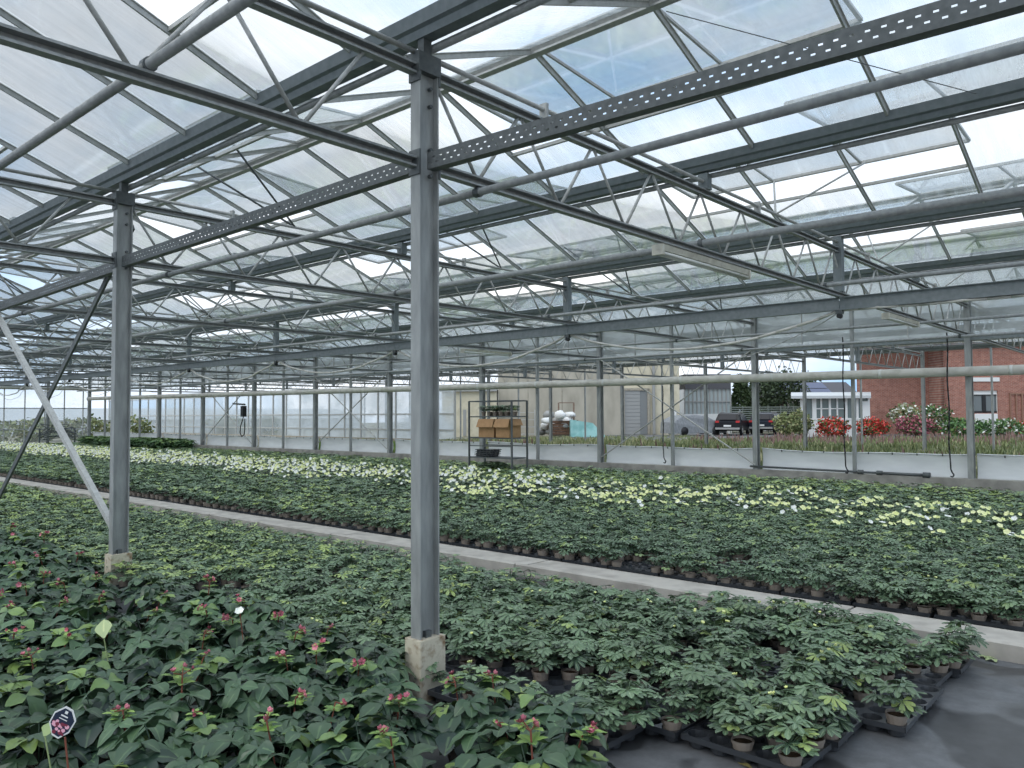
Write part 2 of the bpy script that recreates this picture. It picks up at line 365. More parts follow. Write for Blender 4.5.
# I-section column
def isect(w, d, tf=.009, tw_=.007):
    return [(-w/2, -d/2), (w/2, -d/2), (w/2, -d/2+tf), (tw_/2, -d/2+tf), (tw_/2, d/2-tf), (w/2, d/2-tf), (w/2, d/2), (-w/2, d/2), (-w/2, d/2-tf), (-tw_/2, d/2-tf), (-tw_/2, -d/2+tf), (-w/2, -d/2+tf)]
def column(x, y, z0, z1, w, d, lab, group, foot=True, fz=-.0, plates=True):
    t = thing('steel_column', (x, y, 0), lab, 'column', group)
    MB().ext(isect(w, d), (0, 0, z0), (0, 0, z1), (0, 1, 0)).build('column_shaft', M['column'], t)
    if foot:
        f = MB().ext([(-.06, -.095), (.06, -.095), (.066, -.089), (.066, .089), (.06, .095), (-.06, .095), (-.066, .089), (-.066, -.089)], (0, 0, fz), (0, 0, z0), (0, 1, 0))
        f.build('concrete_foot', M['base_concrete'], t)
        MB().box(.004, .03, -.02, .02, z0, z0+.035).build('bolt', M['dark_steel'], t)
    if plates:
        pl = MB().box(-w/2-.008, w/2+.008, -d/2-.012, d/2+.012, z1-.11, z1-.0)
        pl.box(-.025, .025, -.03, .03, z1, 3.69); pl.build('cap_plate', M['dark_steel'], t)
        for zz in (ZB0+.03, ZT0+.03):
            for yy in (-d/2-.004, d/2+.004):
                MB().box(-.045, .045, yy-.006, yy+.006, zz-.07, zz+.07).build('joint_plate', M['dark_steel'], t)
        for zz in (3.05, 3.3, 3.4, 2.9):
            MB().tube((.004, d/2-.045, zz), (.028, d/2-.045, zz), .011, 6).build('bolt', M['dark_steel'], t)
    return t
column(XT, G0, .33, 3.585, .078, .142, 'tall grey steel column nearest the camera, on a rust-stained concrete foot', 'front columns')
column(XT-PX+.01, G0, .33, 3.585, .078, .142, 'grey steel column with a diagonal brace leaning on it, farther from the camera', 'front columns')
column(XT-PX*2, G0, .33, 3.585, .078, .142, 'grey steel column at the far end of the crossed braces', 'front columns')
for k in range(11):
    column(XT-PX*k, YW, .35, 3.66, .10, .15, 'grey main steel post of the side wall rising from the curb to the gutter', 'side wall main posts', foot=False, plates=False)
    if k < 10:
        t = thing('wall_stud', (XT-PX*(k+.5), YW, 0), 'slim grey intermediate post of the side wall between two main posts', 'post', 'side wall slim posts')
        MB().box(-.03, .03, -.04, .04, .35, 3.66).build('stud_shaft', M['column'], t)
for k in range(0, 9):
    column(XT-PX*k, gy(8), -.07, 3.66, .10, .14, 'grey post of the neighbouring house standing behind the weeds', 'neighbouring house posts', foot=False, plates=False)
    t = thing('wall_stud', (XT-PX*(k+.5), gy(8), 0), 'slim grey post of the neighbouring house behind the weeds', 'post', 'neighbouring house slim posts')
    MB().box(-.03, .03, -.03, .03, -.07, 3.66).build('stud_shaft', M['column'], t)
# crossed braces between second and third column
t = thing('wind_brace', (0, G0, 0), 'dark flat steel bar leaning from the top of the second column down to the left', 'brace', 'crossed column braces')
MB().bar((XT-PX-.02, .10, 3.30), (XT-PX*2+.1, .10, .42), .06, .022, (0, 1, 0)).build('brace_bar', M['dark_steel'], t)
t = thing('wind_brace', (0, G0, 0), 'pale grey steel tube running from the foot of the second column up to the left', 'brace', 'crossed column braces')
MB().bar((XT-PX-.02, -.03, .55), (XT-PX*2+.1, -.03, 3.10), .05, .05, (0, 1, 0)).build('brace_bar', M['alu'], t)
# long horizontal beams at the third gutter
for k in range(-1, 10):
    mb = MB().ext(isect(.075, .155), (XT-PX*k-.004, gy(2), 2.85), (XT-PX*(k+1)+.004, gy(2), 2.85), (0, 0, 1))
    mb.build('longitudinal_beam', M['gutter'], label='grey horizontal steel beam hung beneath the trusses along the middle of the house', cat='beam', group='middle beam lengths')
# perforated channel between the front columns
def perf(L):
    mb = MB(); Hh = .088; pitch = .056; sl = .019; rows = [(.024, .033), (.054, .063)]
    zs = [0, .022, .034, .053, .065, Hh]; n = int(L/pitch)
    yw = -.028
    def q(x0, x1, z0, z1):
        mb.add([(x0, yw, z0), (x1, yw, z0), (x1, yw, z1), (x0, yw, z1)], [(0, 1, 2, 3)])
        mb.add([(x0, yw+.003, z0), (x1, yw+.003, z0), (x1, yw+.003, z1), (x0, yw+.003, z1)], [(3, 2, 1, 0)])
    for za, zb in ((0, .024), (.033, .054), (.063, Hh)): q(0, L, za, zb)
    for r, (za, zb) in enumerate(rows):
        off = 0 if r == 0 else pitch/2; x = 0
        for i in range(n):
            hx = off+i*pitch+.014
            if hx+sl > L: break
            q(x, hx, za, zb)
            for xx in (hx, hx+sl): mb.add([(xx, yw, za), (xx, yw+.003, za), (xx, yw+.003, zb), (xx, yw, zb)], [(0, 1, 2, 3)])
            x = hx+sl
        q(x, L, za, zb)
    mb.box(0, L, yw+.003, .03, -.0035, .0); mb.box(0, L, yw+.003, .022, Hh, Hh+.0035); mb.box(0, L, .027, .03, 0, .018)
    mb.box(0, L, yw, yw+.003, -.0035, 0); mb.box(0, L, yw, yw+.003, Hh, Hh+.0035)
    return mb.mesh('perforated_channel', M['dark_steel'])
pm = perf(PX-.12)
for i, (xa, za, zb) in enumerate(((XT+.05, 2.925, 2.83), (XT-PX+.06, 2.905, 2.935), (XT-2*PX+.06, 2.83, 2.885), (XT-3*PX+.06, 2.78, 2.83), (XT-4*PX+.06, 2.72, 2.78))):
    lab = ['perforated steel channel running from the nearest column out of the top right corner', 'perforated steel channel joining the two front columns', 'perforated steel channel beyond the second column', 'perforated steel channel far down the front column row, fourth length', 'perforated steel channel far down the front column row, last length'][i]
    o = link('perforated_channel', pm, label=lab, cat='steel channel'); o.location = (xa, G0+.0, za); o.rotation_euler.y = -math.atan2(zb-za, PX-.12)
# pipes along the house
def pipe(y, z, r, lab, mt='steel', clampz=None, x1=XR, clips=True):
    t = thing('heating_pipe', (0, y, z), lab, 'pipe', 'pipes along the trusses')
    MB().tube((XE, 0, 0), (x1, 0, 0), r, 12).build('pipe_run', M[mt], t, True)
    if clips:
        for k in range(10):
            MB().tube((XT-PX*k-.02, 0, 0), (XT-PX*k+.02, 0, 0), r+.008, 12).build('pipe_clamp', M['dark_steel'], t)
    return t
pipe(3.40, 2.897, .023, 'thick grey pipe slung under the trusses just beyond the front columns')
pipe(1.42, 3.02, .024, 'grey pipe resting on the trusses overhead at the top left')
pipe(6.20, 3.035, .032, 'grey pipe lying on the trusses beneath the second gutter')
pipe(9.15, 3.02, .026, 'grey pipe lying on the trusses beside the long steel beam')
pipe(15.6, 2.89, .026, 'grey pipe slung under the trusses close to the side wall')
pipe(12.9, 2.9, .022, 'grey pipe slung under the trusses beneath the fourth gutter')
# vent push rods: pairs rising from the rack tube to the open vent edges
def rods(k, j, side, x1, x2, mt, lab):
    x0 = XT-PX*k; yr = gy(j)+PG/2; zc = ZT1+.07; ye = yr+side*1.05; ze = 4.30
    t = thing('vent_push_rod', (x0, yr-.15*side, zc), lab, 'push rod', 'vent push rod pairs')
    for x in (x1, x2): MB().tube((0, 0, 0), (x-x0, ye-yr+.15*side, ze-zc), .011, 6).build('rod', M[mt], t, True)
for j in range(0, 6):
    for k in range(0, 9):
        for side, vl in ((1, far_v), (-1, near_v)):
            x0 = XT-PX*k; c = [v for v in vl if v[0]-.1 < x0 < v[1]+.1]
            if not c: continue
            v = c[0]; a = max(v[0]+.1, x0-.52); b = min(v[1]-.1, x0+.52)
            rods(k, j, side, a, b, 'rod' if side > 0 else 'dark_steel', 'pair of thin steel rods in a V pushing a roof vent open')
MB().tube((-2.71, 4.66, 4.30), (-1.15, 6.12, 3.74), .0035, 5).build('tension_wire', M['dark_steel'], label='thin steel wire slanting from the roof ridge down to the gutter above the perforated channel', cat='wire')
# batten lamps under the nearest truss
def batten(x, y, z, L, lab):
    t = thing('batten_lamp', (x, y, z), lab, 'lamp', 'batten lamps under the trusses')
    MB().ext([(-.03, 0), (.03, 0), (.045, .045), (-.045, .045)], (0, -L/2, 0), (0, L/2, 0)).build('lamp_housing', M['lampwhite'], t)
    for xx in (-.03, .03): MB().tube((xx, -L/2+.04, -.022), (xx, L/2-.04, -.022), .013, 8).build('fluorescent_tube', M['tube'], t, True)
    for e in (-1, 1): MB().box(-.05, .05, e*(L/2-.02)-.015, e*(L/2-.02)+.015, -.04, .045).build('lamp_holder', M['lampwhite'], t)
batten(XT, 6.27, 2.865, 1.62, 'cream twin-tube batten lamp under the nearest truss, the larger one')
batten(XT, 12.1, 2.865, 1.5, 'small cream batten lamp under the nearest truss close to the side wall')
batten(XT-PX*2, 12.1, 2.865, 1.5, 'cream batten lamp under the third truss towards the side wall')
# festooned hose below the middle beam
def swag(xa, xb, y, za, zb, sag, r, mt, lab, grp):
    pts = [(xa+(xb-xa)*i/16, y+.03*math.sin(i*1.7), za+(zb-za)*i/16-sag*(1-(2*i/16-1)**2)) for i in range(17)]
    MB().path(pts, r, 6).build('hanging_hose', M[mt], smooth=True, label=lab, cat='hose', group=grp)
for k in range(0, 9):
    za = 2.775; lab = ['white hose sagging between the first two posts of the long steel beam', 'white hose sagging behind the nearest column', 'white hose sagging at the third length of the long beam'][k] if k < 3 else 'white hose sagging far down the long beam'
    swag(XT-PX*k, XT-PX*(k+1), gy(2), za, za, .34+.05*(k % 2), .019, 'hose', lab, 'hoses slung under the long beam')
    swag(XT-PX*k, XT-PX*(k+1)+.2, gy(2)+.06, za, za-.02, .55, .006, 'rod', 'thin dark cable slung beside the white hoses', 'cables beside the hoses')
    t = thing('hose_hanger', (XT-PX*k, gy(2), 2.745), 'small dark steel bracket carrying the hoses under the long beam', 'bracket', 'hose brackets')
    MB().box(-.04, .04, -.03, .03, -.02, .03).build('bracket_plate', M['dark_steel'], t); MB().tube((0, -.03, -.04), (0, .03, -.04), .03, 8).build('bracket_roller', M['black'], t)
swag(XT+3.5, XT, gy(2), 2.80, 2.775, .03, .017, 'hose', 'white hose running taut towards the right edge under the long beam', 'hoses slung under the long beam')

# ------------------------------------------------------------------ side wall: rails, upper glass, big pipe, film, braces
t = thing('side_rail', (0, YW, 0), 'dark grey rail under the milky upper glass of the side wall', 'rail')
MB().box(XE, XR, -.03, .03, 2.86, 2.93).build('rail_bar', M['gutter'], t)
mb = MB(); mb.add([(XE, YW+.05, 2.93), (XR, YW+.05, 2.93), (XR, YW+.05, 3.66), (XE, YW+.05, 3.66)], [(0, 1, 2, 3)])
mb.build('window_1', M['wallglass'], kind='structure')
mb = MB()
for x in np.arange(XE, XR, 1.02): mb.box(x-.008, x+.008, YW+.02, YW+.055, 2.93, 3.66)
mb.build('window_1_frame', M['alu'], kind='structure')
t = thing('side_curtain_roller', (0, YW-.17, 0), 'thick pale pipe with whitish joints running along the side wall at head height', 'pipe')
MB().tube((XE+.3, 0, 2.50), (XR, 0, 2.255), .088, 20).build('roller_pipe', M['whitepipe'], t, True)
for i in range(18):
    x = -2.6-i*2.15; z = 2.50+(x-XE-.3)*(2.255-2.50)/(XR-XE-.3)
    MB().tube((x-.03, 0, z), (x+.03, 0, z), .0905, 20).build('pipe_joint', M['joint'], t, True)
for k in range(11):
    x = XT-PX*k; z = 2.50+(x-XE-.3)*(2.255-2.50)/(XR-XE-.3)
    MB().box(x-.02, x+.02, .05, .12, z-.09, z+.09).build('pipe_bracket', M['dark_steel'], t)
# white film curtain low behind the posts: one sagging panel per bay
def film(x0, x1, sag0, nm):
    nx, nz = 24, 8; vs = []; fs = []
    for i in range(nx+1):
        u = i/nx; x = x0+(x1-x0)*u; top = .79-.035*math.sin(PI*u)**.6-.012*math.sin(u*9+x0)
        for q in range(nz+1):
            w = q/nz; z = .34+(top-.34)*w
            y = YW+.16+.03*math.sin(w*PI)+.006*math.sin(x*7+w*4)*w
            vs.append((x, y, z))
    for i in range(nx):
        for q in range(nz): a = i*(nz+1)+q; fs.append((a, a+nz+1, a+nz+2, a+1))
    mb = MB(); mb.add(vs, fs); n = len(vs); mb.add([(a, b+.004, c) for a, b, c in vs], [f[::-1] for f in fs])
    t = thing('film_curtain', (0, 0, 0), nm, 'curtain', 'white film curtains of the side wall'); mb.build('film', M['sheet'], t, True)
    pts = [(x0+(x1-x0)*i/nx, YW+.155, .79-.035*math.sin(PI*i/nx)**.6-.012*math.sin(i/nx*9+x0)) for i in range(nx+1)]
    MB().path(pts, .012, 6).build('film_hem', M['sheet'], t)
    for i in range(1, 9): x = x0+(x1-x0)*i/9; MB().box(x-.008, x+.008, YW+.135, YW+.15, .735, .775).build('clip', M['black'], t)
for k in range(-1, 10): film(XT-PX*(k+1)+.06, XT-PX*k-.06, .03, 'white plastic film curtain along the foot of the side wall, one bay long')
def xbrace(k, lab):
    for s in (0, 1):
        a, b = (XT-PX*k, XT-PX*(k+1)); z0, z1 = (.45, 2.95) if s else (2.95, .45)
        MB().tube((a, YW-.05-.02*s, z0), (b, YW-.05-.02*s, z1), .017, 8).build('cross_rod', M['rod'], label=lab, cat='brace', group='crossed rods of the side wall')
xbrace(1, 'thin grey crossed rod of the side wall in front of the covered car')
xbrace(6, 'thin grey rod of the crossed bracing in the side wall near the far end')
xbrace(4, 'thin grey rod of the crossed bracing behind the nearest column')
# thin pipe on the curb with end valve
t = thing('curb_pipe', (0, YW-.10, 0), 'thin grey pipe with couplings lying on the curb of the side wall', 'pipe')
MB().tube((XT-PX-.1, 0, .42), (XT-1.6, 0, .39), .022, 8).build('pipe_run', M['zinc'], t, True)
MB().tube((XT-1.6, 0, .39), (XT-.75, 0, .385), .03, 10).build('pipe_sleeve', M['zinc'], t, True)
for x in (XT-1.9, XT-1.55): MB().tube((x-.05, 0, .393), (x+.05, 0, .393), .045, 10).build('coupling', M['dark_steel'], t)
MB().tube((XT-.78, 0, .385), (XT-.66, 0, .385), .055, 12).build('end_cap', M['dark_steel'], t, True)
# chains and cables hanging by the posts
def hang(px_x, y, z0, z1, lab, hook=True):
    pts = [(px_x+.01*math.sin(i), y, z1+(z0-z1)*i/14) for i in range(15)]
    if hook: pts += [(px_x+.03, y, z0-.05), (px_x+.06, y, z0-.09), (px_x+.04, y, z0-.13), (px_x+.0, y, z0-.12)]
    MB().path(pts, .013, 6).build('hanging_chain', M['black'], smooth=True, label=lab, cat='chain')
hang(XT-.28, YW-.3, .52, 3.0, 'black chain with a hook hanging just beside the right-hand main wall post')
hang(XT-PX*.5-.1, YW-.25, .5, 3.05, 'black twisted cable hanging beside the slim post right of the conservatory')
hang(XT-PX*1.5-.1, YW-.25, .55, 2.2, 'short black cable hanging beside the slim post where the crossed rods meet')
t = thing('winch_box', (XT-PX*6-.35, YW-.25, 1.75), 'small dark winch motor with a looped cable on a far wall post', 'winch')
MB().box(-.09, .09, -.08, .08, -.22, .2).build('motor_box', M['black'], t)
MB().path([(.0, 0, -.22), (-.1, 0, -.4), (-.22, 0, -.6), (-.25, 0, -.85), (-.12, 0, -1.0), (.05, 0, -.92), (.1, 0, -.7), (.1, 0, -.3)], .02, 6).build('cable_loop', M['black'], t, True)
MB().tube((.1, 0, .25), (-.8, 0, .3), .035, 8).build('drive_shaft', M['dark_steel'], t, True)

# ------------------------------------------------------------------ end wall (gable) glass with mullions
mb = MB()
for y0, y1 in ((-12, YW),): mb.add([(XE-.02, y0, 0), (XE-.02, y1, 0), (XE-.02, y1, 3.7), (XE-.02, y0, 3.7)], [(0, 1, 2, 3)])
mb.build('wall_end', M['endglass'], kind='structure')
mb = MB()
y = 15.9
while y > -6: mb.box(XE-.03, XE+.03, y-.022, y+.022, 0, 3.66); y -= .9
for z in (.05, .95, 2.0, 3.0): mb.box(XE-.03, XE+.03, -12, YW, z-.025, z+.025)
mb.box(XE-.05, XE+.05, -12, YW, 0, .12)
mb.build('wall_end_frame', M['alu'], kind='structure')
column(XE+.12, 12.3+1.9, 0, 3.66, .10, .14, 'grey post standing against the glazed end wall', 'end wall posts', foot=False, plates=False)
column(XE+.12, 10.2, 0, 3.66, .10, .14, 'grey post standing against the glazed end wall', 'end wall posts', foot=False, plates=False)
t = thing('end_wall_pipe', (XE+.4, 0, 3.0), 'pale pipe running across the top of the glazed end wall', 'pipe')
MB().tube((0, -8, 0), (0, YW-.3, 0), .08, 12).build('pipe_run', M['whitepipe'], t, True)
# dark tangle (hanging hoses) against the end wall
t = thing('hose_reel', (XE+1.2, 14.3, .7), 'dark tangled hose reel standing against the far end wall', 'hose reel')
R = random.Random(5)
pts = [(R.uniform(-.3, .3), R.uniform(-.9, .9), R.uniform(-.25, .55)) for _ in range(34)]
MB().path(pts, .02, 5).build('hose_coil', M['dark_steel'], t); MB().box(-.05, .05, -.9, .9, -.7, -.62).build('reel_base', M['dark_steel'], t)
for yy in (-.8, .8): MB().box(-.04, .04, yy-.03, yy+.03, -.65, .3).build('reel_stand', M['dark_steel'], t)

# ================================================================== plants
def rotz(v, a):
    c, s = math.cos(a), math.sin(a); return Vector((v.x*c-v.y*s, v.x*s+v.y*c, v.z))
class PM:
    """triangle soup with a tint per vertex"""
    def __init__(s): s.v = []; s.f = []; s.t = []; s.m = []; s.ribs = set()
    def tri(s, idx, mi): s.f.append(idx); s.m.append(mi)
    def leaflet(s, p, d, n, L, W, tint, mi=0, lod=0, droop=.25, fold=.25, jag=0, blunt=0):
        d = d.normalized(); side = d.cross(n).normalized(); n = side.cross(d)
        o = len(s.v)
        def P(t, w, lift=0): return p+d*(L*t)+side*(w*W/2)+n*(-droop*L*t*t+lift)
        if lod >= 2:
            m = .62 if blunt else .5
            s.v += [P(0, 0), P(m, -1, fold*W*.4), P(m+.05, 1, fold*W*.4), P(1, 0)]; s.t += [tint]*4
            s.tri((o, o+1, o+3), mi); s.tri((o, o+3, o+2), mi); return
        w1, w2, t1, t2 = (.55, 1.0, .36, .74) if blunt else (.9, .9, .36, .68)
        s.v += [P(0, -.12), P(0, .12), P(t1, -w1, fold*W*.5), P(t1, 0), P(t1, w1, fold*W*.5), P(t2, -w2-jag, fold*W*.4), P(t2, 0), P(t2+.02, w2+jag, fold*W*.4), P(1, 0)]
        s.ribs.update((o+3, o+6, o+8)); s.t += [tint*.9, tint*.9, tint, tint, tint, tint, tint, tint, tint]
        fs = [(0, 2, 3), (0, 3, 1), (1, 3, 4), (2, 5, 6), (2, 6, 3), (3, 6, 7), (3, 7, 4)]
        if blunt and lod == 0:
            s.v += [P(.95, -.5, fold*W*.2), P(.96, .5, fold*W*.2)]; s.t += [tint]*2; fs += [(5, 9, 6), (9, 8, 6), (6, 8, 10), (6, 10, 7)]
        elif lod == 0:
            # wavy toothed margin
            s.v += [P(.52, -1.1, fold*W*.35), P(.53, 1.12, fold*W*.35), P(.86, -.5, 0), P(.87, .52, 0)]; s.t += [tint]*4
            fs += [(2, 9, 5), (4, 7, 10), (5, 11, 6), (11, 8, 6), (6, 8, 12), (6, 12, 7)]
        else: fs += [(5, 8, 6), (6, 8, 7)]
        for a in fs: s.tri(tuple(o+i for i in a), mi)
    def stem(s, a, b, r, tint, mi):
        o = len(s.v); d = (b-a).normalized(); q = d.cross(Vector((.3, .8, .1))).normalized(); w = d.cross(q)
        for p in (a, b):
            for i in range(3): an = 2*PI*i/3; s.v.append(p+(q*math.cos(an)+w*math.sin(an))*r); s.t.append(tint)
        for i in range(3): j = (i+1) % 3; s.tri((o+i, o+j, o+3+j), mi); s.tri((o+i, o+3+j, o+3+i), mi)
    def palm(s, c, az, el, lp, L, W, n, tint, R, lod=0, mi=0, smi=0, stem=True, curl=.25, tiltk=.6, blunt=0):
        d = Vector((math.cos(az)*math.cos(el), math.sin(az)*math.cos(el), math.sin(el)))
        e = c+d*lp; out = Vector((math.cos(az), math.sin(az), 0))
        if stem: s.stem(c, e, .0025 if lod == 0 else .003, .35, smi)
        tilt = R.uniform(-.15, .55)*tiltk
        ax = (out*math.cos(tilt)-Vector((0, 0, 1))*math.sin(tilt)).normalized(); nn = (out*math.sin(tilt)+Vector((0, 0, 1))*math.cos(tilt)).normalized()
        sd = ax.cross(nn)
        sp = R.uniform(1.5, 2.0)
        for i in range(n):
            a = (i/(n-1)-.5)*2*sp if n > 1 else 0
            dd = ax*math.cos(a)+sd*math.sin(a)+nn*R.uniform(-.08, .22)
            k = 1-.28*abs(a)/sp
            s.leaflet(e, dd, nn, L*k*R.uniform(.85, 1.1), W*k, min(1, max(0, tint+R.uniform(-.1, .1))), mi, lod, curl*R.uniform(.5, 1.5), R.uniform(.1, .45), 0, blunt)
    def petals(s, c, n, r, npet, tint, mi, cup=.3, cmi=None, R=random):
        n = n.normalized(); a = n.cross(Vector((.2, .3, 1))).normalized(); b = n.cross(a)
        for i in range(npet):
            an = 2*PI*i/npet+R.uniform(-.1, .1); d = a*math.cos(an)+b*math.sin(an)+n*cup
            s.leaflet(c, d, n, r, r*.95, min(1, max(0, tint+R.uniform(-.3, .3))), mi, 1, -.15, .2)
        if cmi is not None:
            o = len(s.v); k = r*.22
            s.v += [c+n*k*.9]+[c+n*k*.2+(a*math.cos(q)+b*math.sin(q))*k for q in (0, 2.1, 4.2)]; s.t += [.9]*4
            for q in ((0, 1, 2), (0, 2, 3), (0, 3, 1)): s.tri(tuple(o+i for i in q), cmi)
    def arrays(s): return (np.array([tuple(p) for p in s.v], np.float32), np.array(s.f, np.int32), np.array(s.t, np.float32), np.array(s.m, np.int32))
    def ribarr(s): a = np.zeros(len(s.v), np.float32); a[list(s.ribs)] = 1; return a
    def mesh(s, name, mats):
        me = tri_mesh(name, *s.arrays(), mats); a = me.attributes.new('rib', 'FLOAT', 'POINT'); a.data.foreach_set('value', s.ribarr()); return me
def tri_mesh(name, v, f, t, m, mats, smooth=True):
    me = bpy.data.meshes.new(name); me.vertices.add(len(v)); me.vertices.foreach_set('co', v.astype(np.float32).ravel())
    me.loops.add(len(f)*3); me.loops.foreach_set('vertex_index', f.astype(np.int32).ravel())
    me.polygons.add(len(f)); me.polygons.foreach_set('loop_start', np.arange(0, len(f)*3, 3, dtype=np.int32)); me.polygons.foreach_set('loop_total', np.full(len(f), 3, np.int32))
    me.polygons.foreach_set('material_index', m.astype(np.int32)); me.polygons.foreach_set('use_smooth', np.full(len(f), smooth))
    for q in mats: me.materials.append(q)
    a = me.attributes.new('tint', 'FLOAT', 'POINT'); a.data.foreach_set('value', t.astype(np.float32))
    me.update(calc_edges=True); return me
def scatter(name, variants, pts, mats, **k):
    """one mesh holding many small plants that nobody could count"""
    V, Fc, T, Mi = [], [], [], []; off = 0
    for (x, y, z, s, a, vi, br) in pts:
        v, f, t, m = variants[vi]; c, sn = math.cos(a)*s, math.sin(a)*s
        w = np.empty_like(v); w[:, 0] = v[:, 0]*c-v[:, 1]*sn+x; w[:, 1] = v[:, 0]*sn+v[:, 1]*c+y; w[:, 2] = v[:, 2]*s+z
        V.append(w); Fc.append(f+off); T.append(np.clip(t+br, 0, 1)); Mi.append(m); off += len(v)
    me = tri_mesh(name, np.concatenate(V), np.concatenate(Fc), np.concatenate(T), np.concatenate(Mi), mats)
    return link(name, me, **k)

def small_plant(seed, lod, flowers=0, nl=None):
    R = random.Random(seed); p = PM(); c = Vector((0, 0, .105)); nl = nl or [19, 12, 9][lod]
    for i in range(nl):
        inner = i < nl*.4
        az = 2.4*i+R.uniform(-.3, .3)
        el = R.uniform(.95, 1.35) if inner else R.uniform(.05, .8)
        lp = R.uniform(.065, .11) if inner else R.uniform(.06, .10)
        tint = R.uniform(.35, .8) if inner else R.uniform(0, .45)
        if R.random() < .05: tint = .97
        p.palm(c, az, el, lp, R.uniform(.054, .074), R.uniform(.024, .031) if lod < 2 else .04, R.choice((5, 6, 7)) if lod < 1 else 5, tint, R, lod, 0, 0, lod < 2, .12, .9, 1)
    for i in range(flowers):
        az = R.uniform(0, 2*PI); rr = R.uniform(.01, .09); q = Vector((math.cos(az)*rr, math.sin(az)*rr, .235+R.uniform(-.02, .05)))
        p.petals(q, Vector((math.cos(az)*.5+.35, math.sin(az)*.5-.4, 1)), R.uniform(.026, .038), 5, R.uniform(.2, .8), 1 if R.random() < .6 else 2, .25, 2, R)
    return p
MS = [M['leaf_small'], M['petal_white'], M['petal_yellow']]
sm_hi = [small_plant(100+i, 0).mesh('small_foliage', MS) for i in range(7)]
sm_bud = []
for i in range(3):
    R = random.Random(900+i); p = small_plant(150+i, 0)
    for q in range(R.choice((1, 2))):
        az = R.uniform(0, 6.3); p.petals(Vector((math.cos(az)*.05, math.sin(az)*.05, .21)), Vector((.3, -.3, 1)), .015, 5, .4, 2, .9, None, R)
    sm_bud.append(p.mesh('small_foliage', MS))
v_mid = [small_plant(200+i, 1).arrays() for i in range(7)]
v_low = [small_plant(300+i, 2).arrays() for i in range(7)]
def flower_variant(i, lod, n):
    # foliage and flowers as separate meshes for individual plants, joined for the far mass
    return small_plant(400+i, lod, n)
v_fl = [flower_variant(i, 1, random.Random(i).choice((1, 2, 3, 4))).arrays() for i in range(8)]
v_fl_low = [flower_variant(20+i, 2, random.Random(i).choice((1, 2, 3, 3))).arrays() for i in range(8)]

# pot and tray
def pot_mesh(r, h, name='pot'):
    return MB().lathe([(0, 0), (r*.66, 0), (r*.95, h*.82), (r*1.0, h*.82), (r*1.03, h), (r*.95, h), (r*.92, h*.86)], n=14).mesh(name, M['pot'], False)
pot_s = pot_mesh(.050, .088); soil_s = MB().lathe([(0, .078), (.045, .076)], n=12).mesh('soil', M['soil'])
pot_b = pot_mesh(.085, .145); soil_b = MB().lathe([(0, .13), (.078, .127)], n=12).mesh('soil', M['soil'])
TW, TL = .56, .355
def tray_mesh():
    mb = MB(); zt = .062; cx = TW/5; cy = TL/3; r = .048; n = 12
    for i in range(5):
        for j in range(3):
            x0 = -TW/2+i*cx; y0 = -TL/2+j*cy; c = (x0+cx/2, y0+cy/2)
            ring = []; sq = []
            for k in range(n):
                a = 2*PI*(k+.5)/n; ring.append((c[0]+r*math.cos(a), c[1]+r*math.sin(a), zt))
                m = max(abs(math.cos(a))/(cx/2), abs(math.sin(a))/(cy/2)); sq.append((c[0]+math.cos(a)/m, c[1]+math.sin(a)/m, zt))
            low = [(c[0]+(q[0]-c[0])*.8, c[1]+(q[1]-c[1])*.8, .008) for q in ring]
            vs = ring+sq+low+[(x0, y0, zt), (x0+cx, y0, zt), (x0+cx, y0+cy, zt), (x0, y0+cy, zt)]
            fs = [(k, n+k, n+(k+1) % n, (k+1) % n) for k in range(n)]+[(k, (k+1) % n, 2*n+(k+1) % n, 2*n+k) for k in range(n)]+[tuple(range(2*n, 3*n))]
            # corner fills
            for q, (sx, sy) in enumerate(((-1, -1), (1, -1), (1, 1), (-1, 1))):
                a0 = math.atan2(sy*cy, sx*cx)
                ks = sorted(range(n), key=lambda k: abs((2*PI*(k+.5)/n-a0+PI) % (2*PI)-PI))[:2]
                fs.append((n+ks[0], 3*n+q, n+ks[1]))
            mb.add(vs, fs)
    for a in ((-TW/2, TW/2, -TL/2, -TL/2+.004), (-TW/2, TW/2, TL/2-.004, TL/2), (-TW/2, -TW/2+.004, -TL/2, TL/2), (TW/2-.004, TW/2, -TL/2, TL/2)): mb.box(a[0], a[1], a[2], a[3], .040, zt+.004)
    return mb.mesh('plant_tray', M['tray'])
tm = tray_mesh()

def inframe(x, y, z=.15, mx=40, my=60):
    a, b, c = pix(x, y, z); return -mx < a < 1024+mx and b < 768+my and c > .3
# nearer bed: trays in rows with X pitch .575 and Y pitch .372
XB = -1.13
tray_spots = []
for r in range(7):
    y = 3.10+r*.372
    ex = [.95, .20, .18, .0, .0, .04, .0, .08][r]
    x = XB-ex-TW/2
    lim = XE+.5 if r < 6 else -2.75
    while x > lim:
        if not (r == 0 and x < -1.9 and False): tray_spots.append((x, y, rng.uniform(-.03, .03), r, 1))
        x -= .578
for r in range(26):
    y = 6.62+r*.372
    if y > YW-.35: continue
    x = -1.02-TW/2
    while x > XE+.5: tray_spots.append((x, y, rng.uniform(-.02, .02), r, 2)); x -= .578
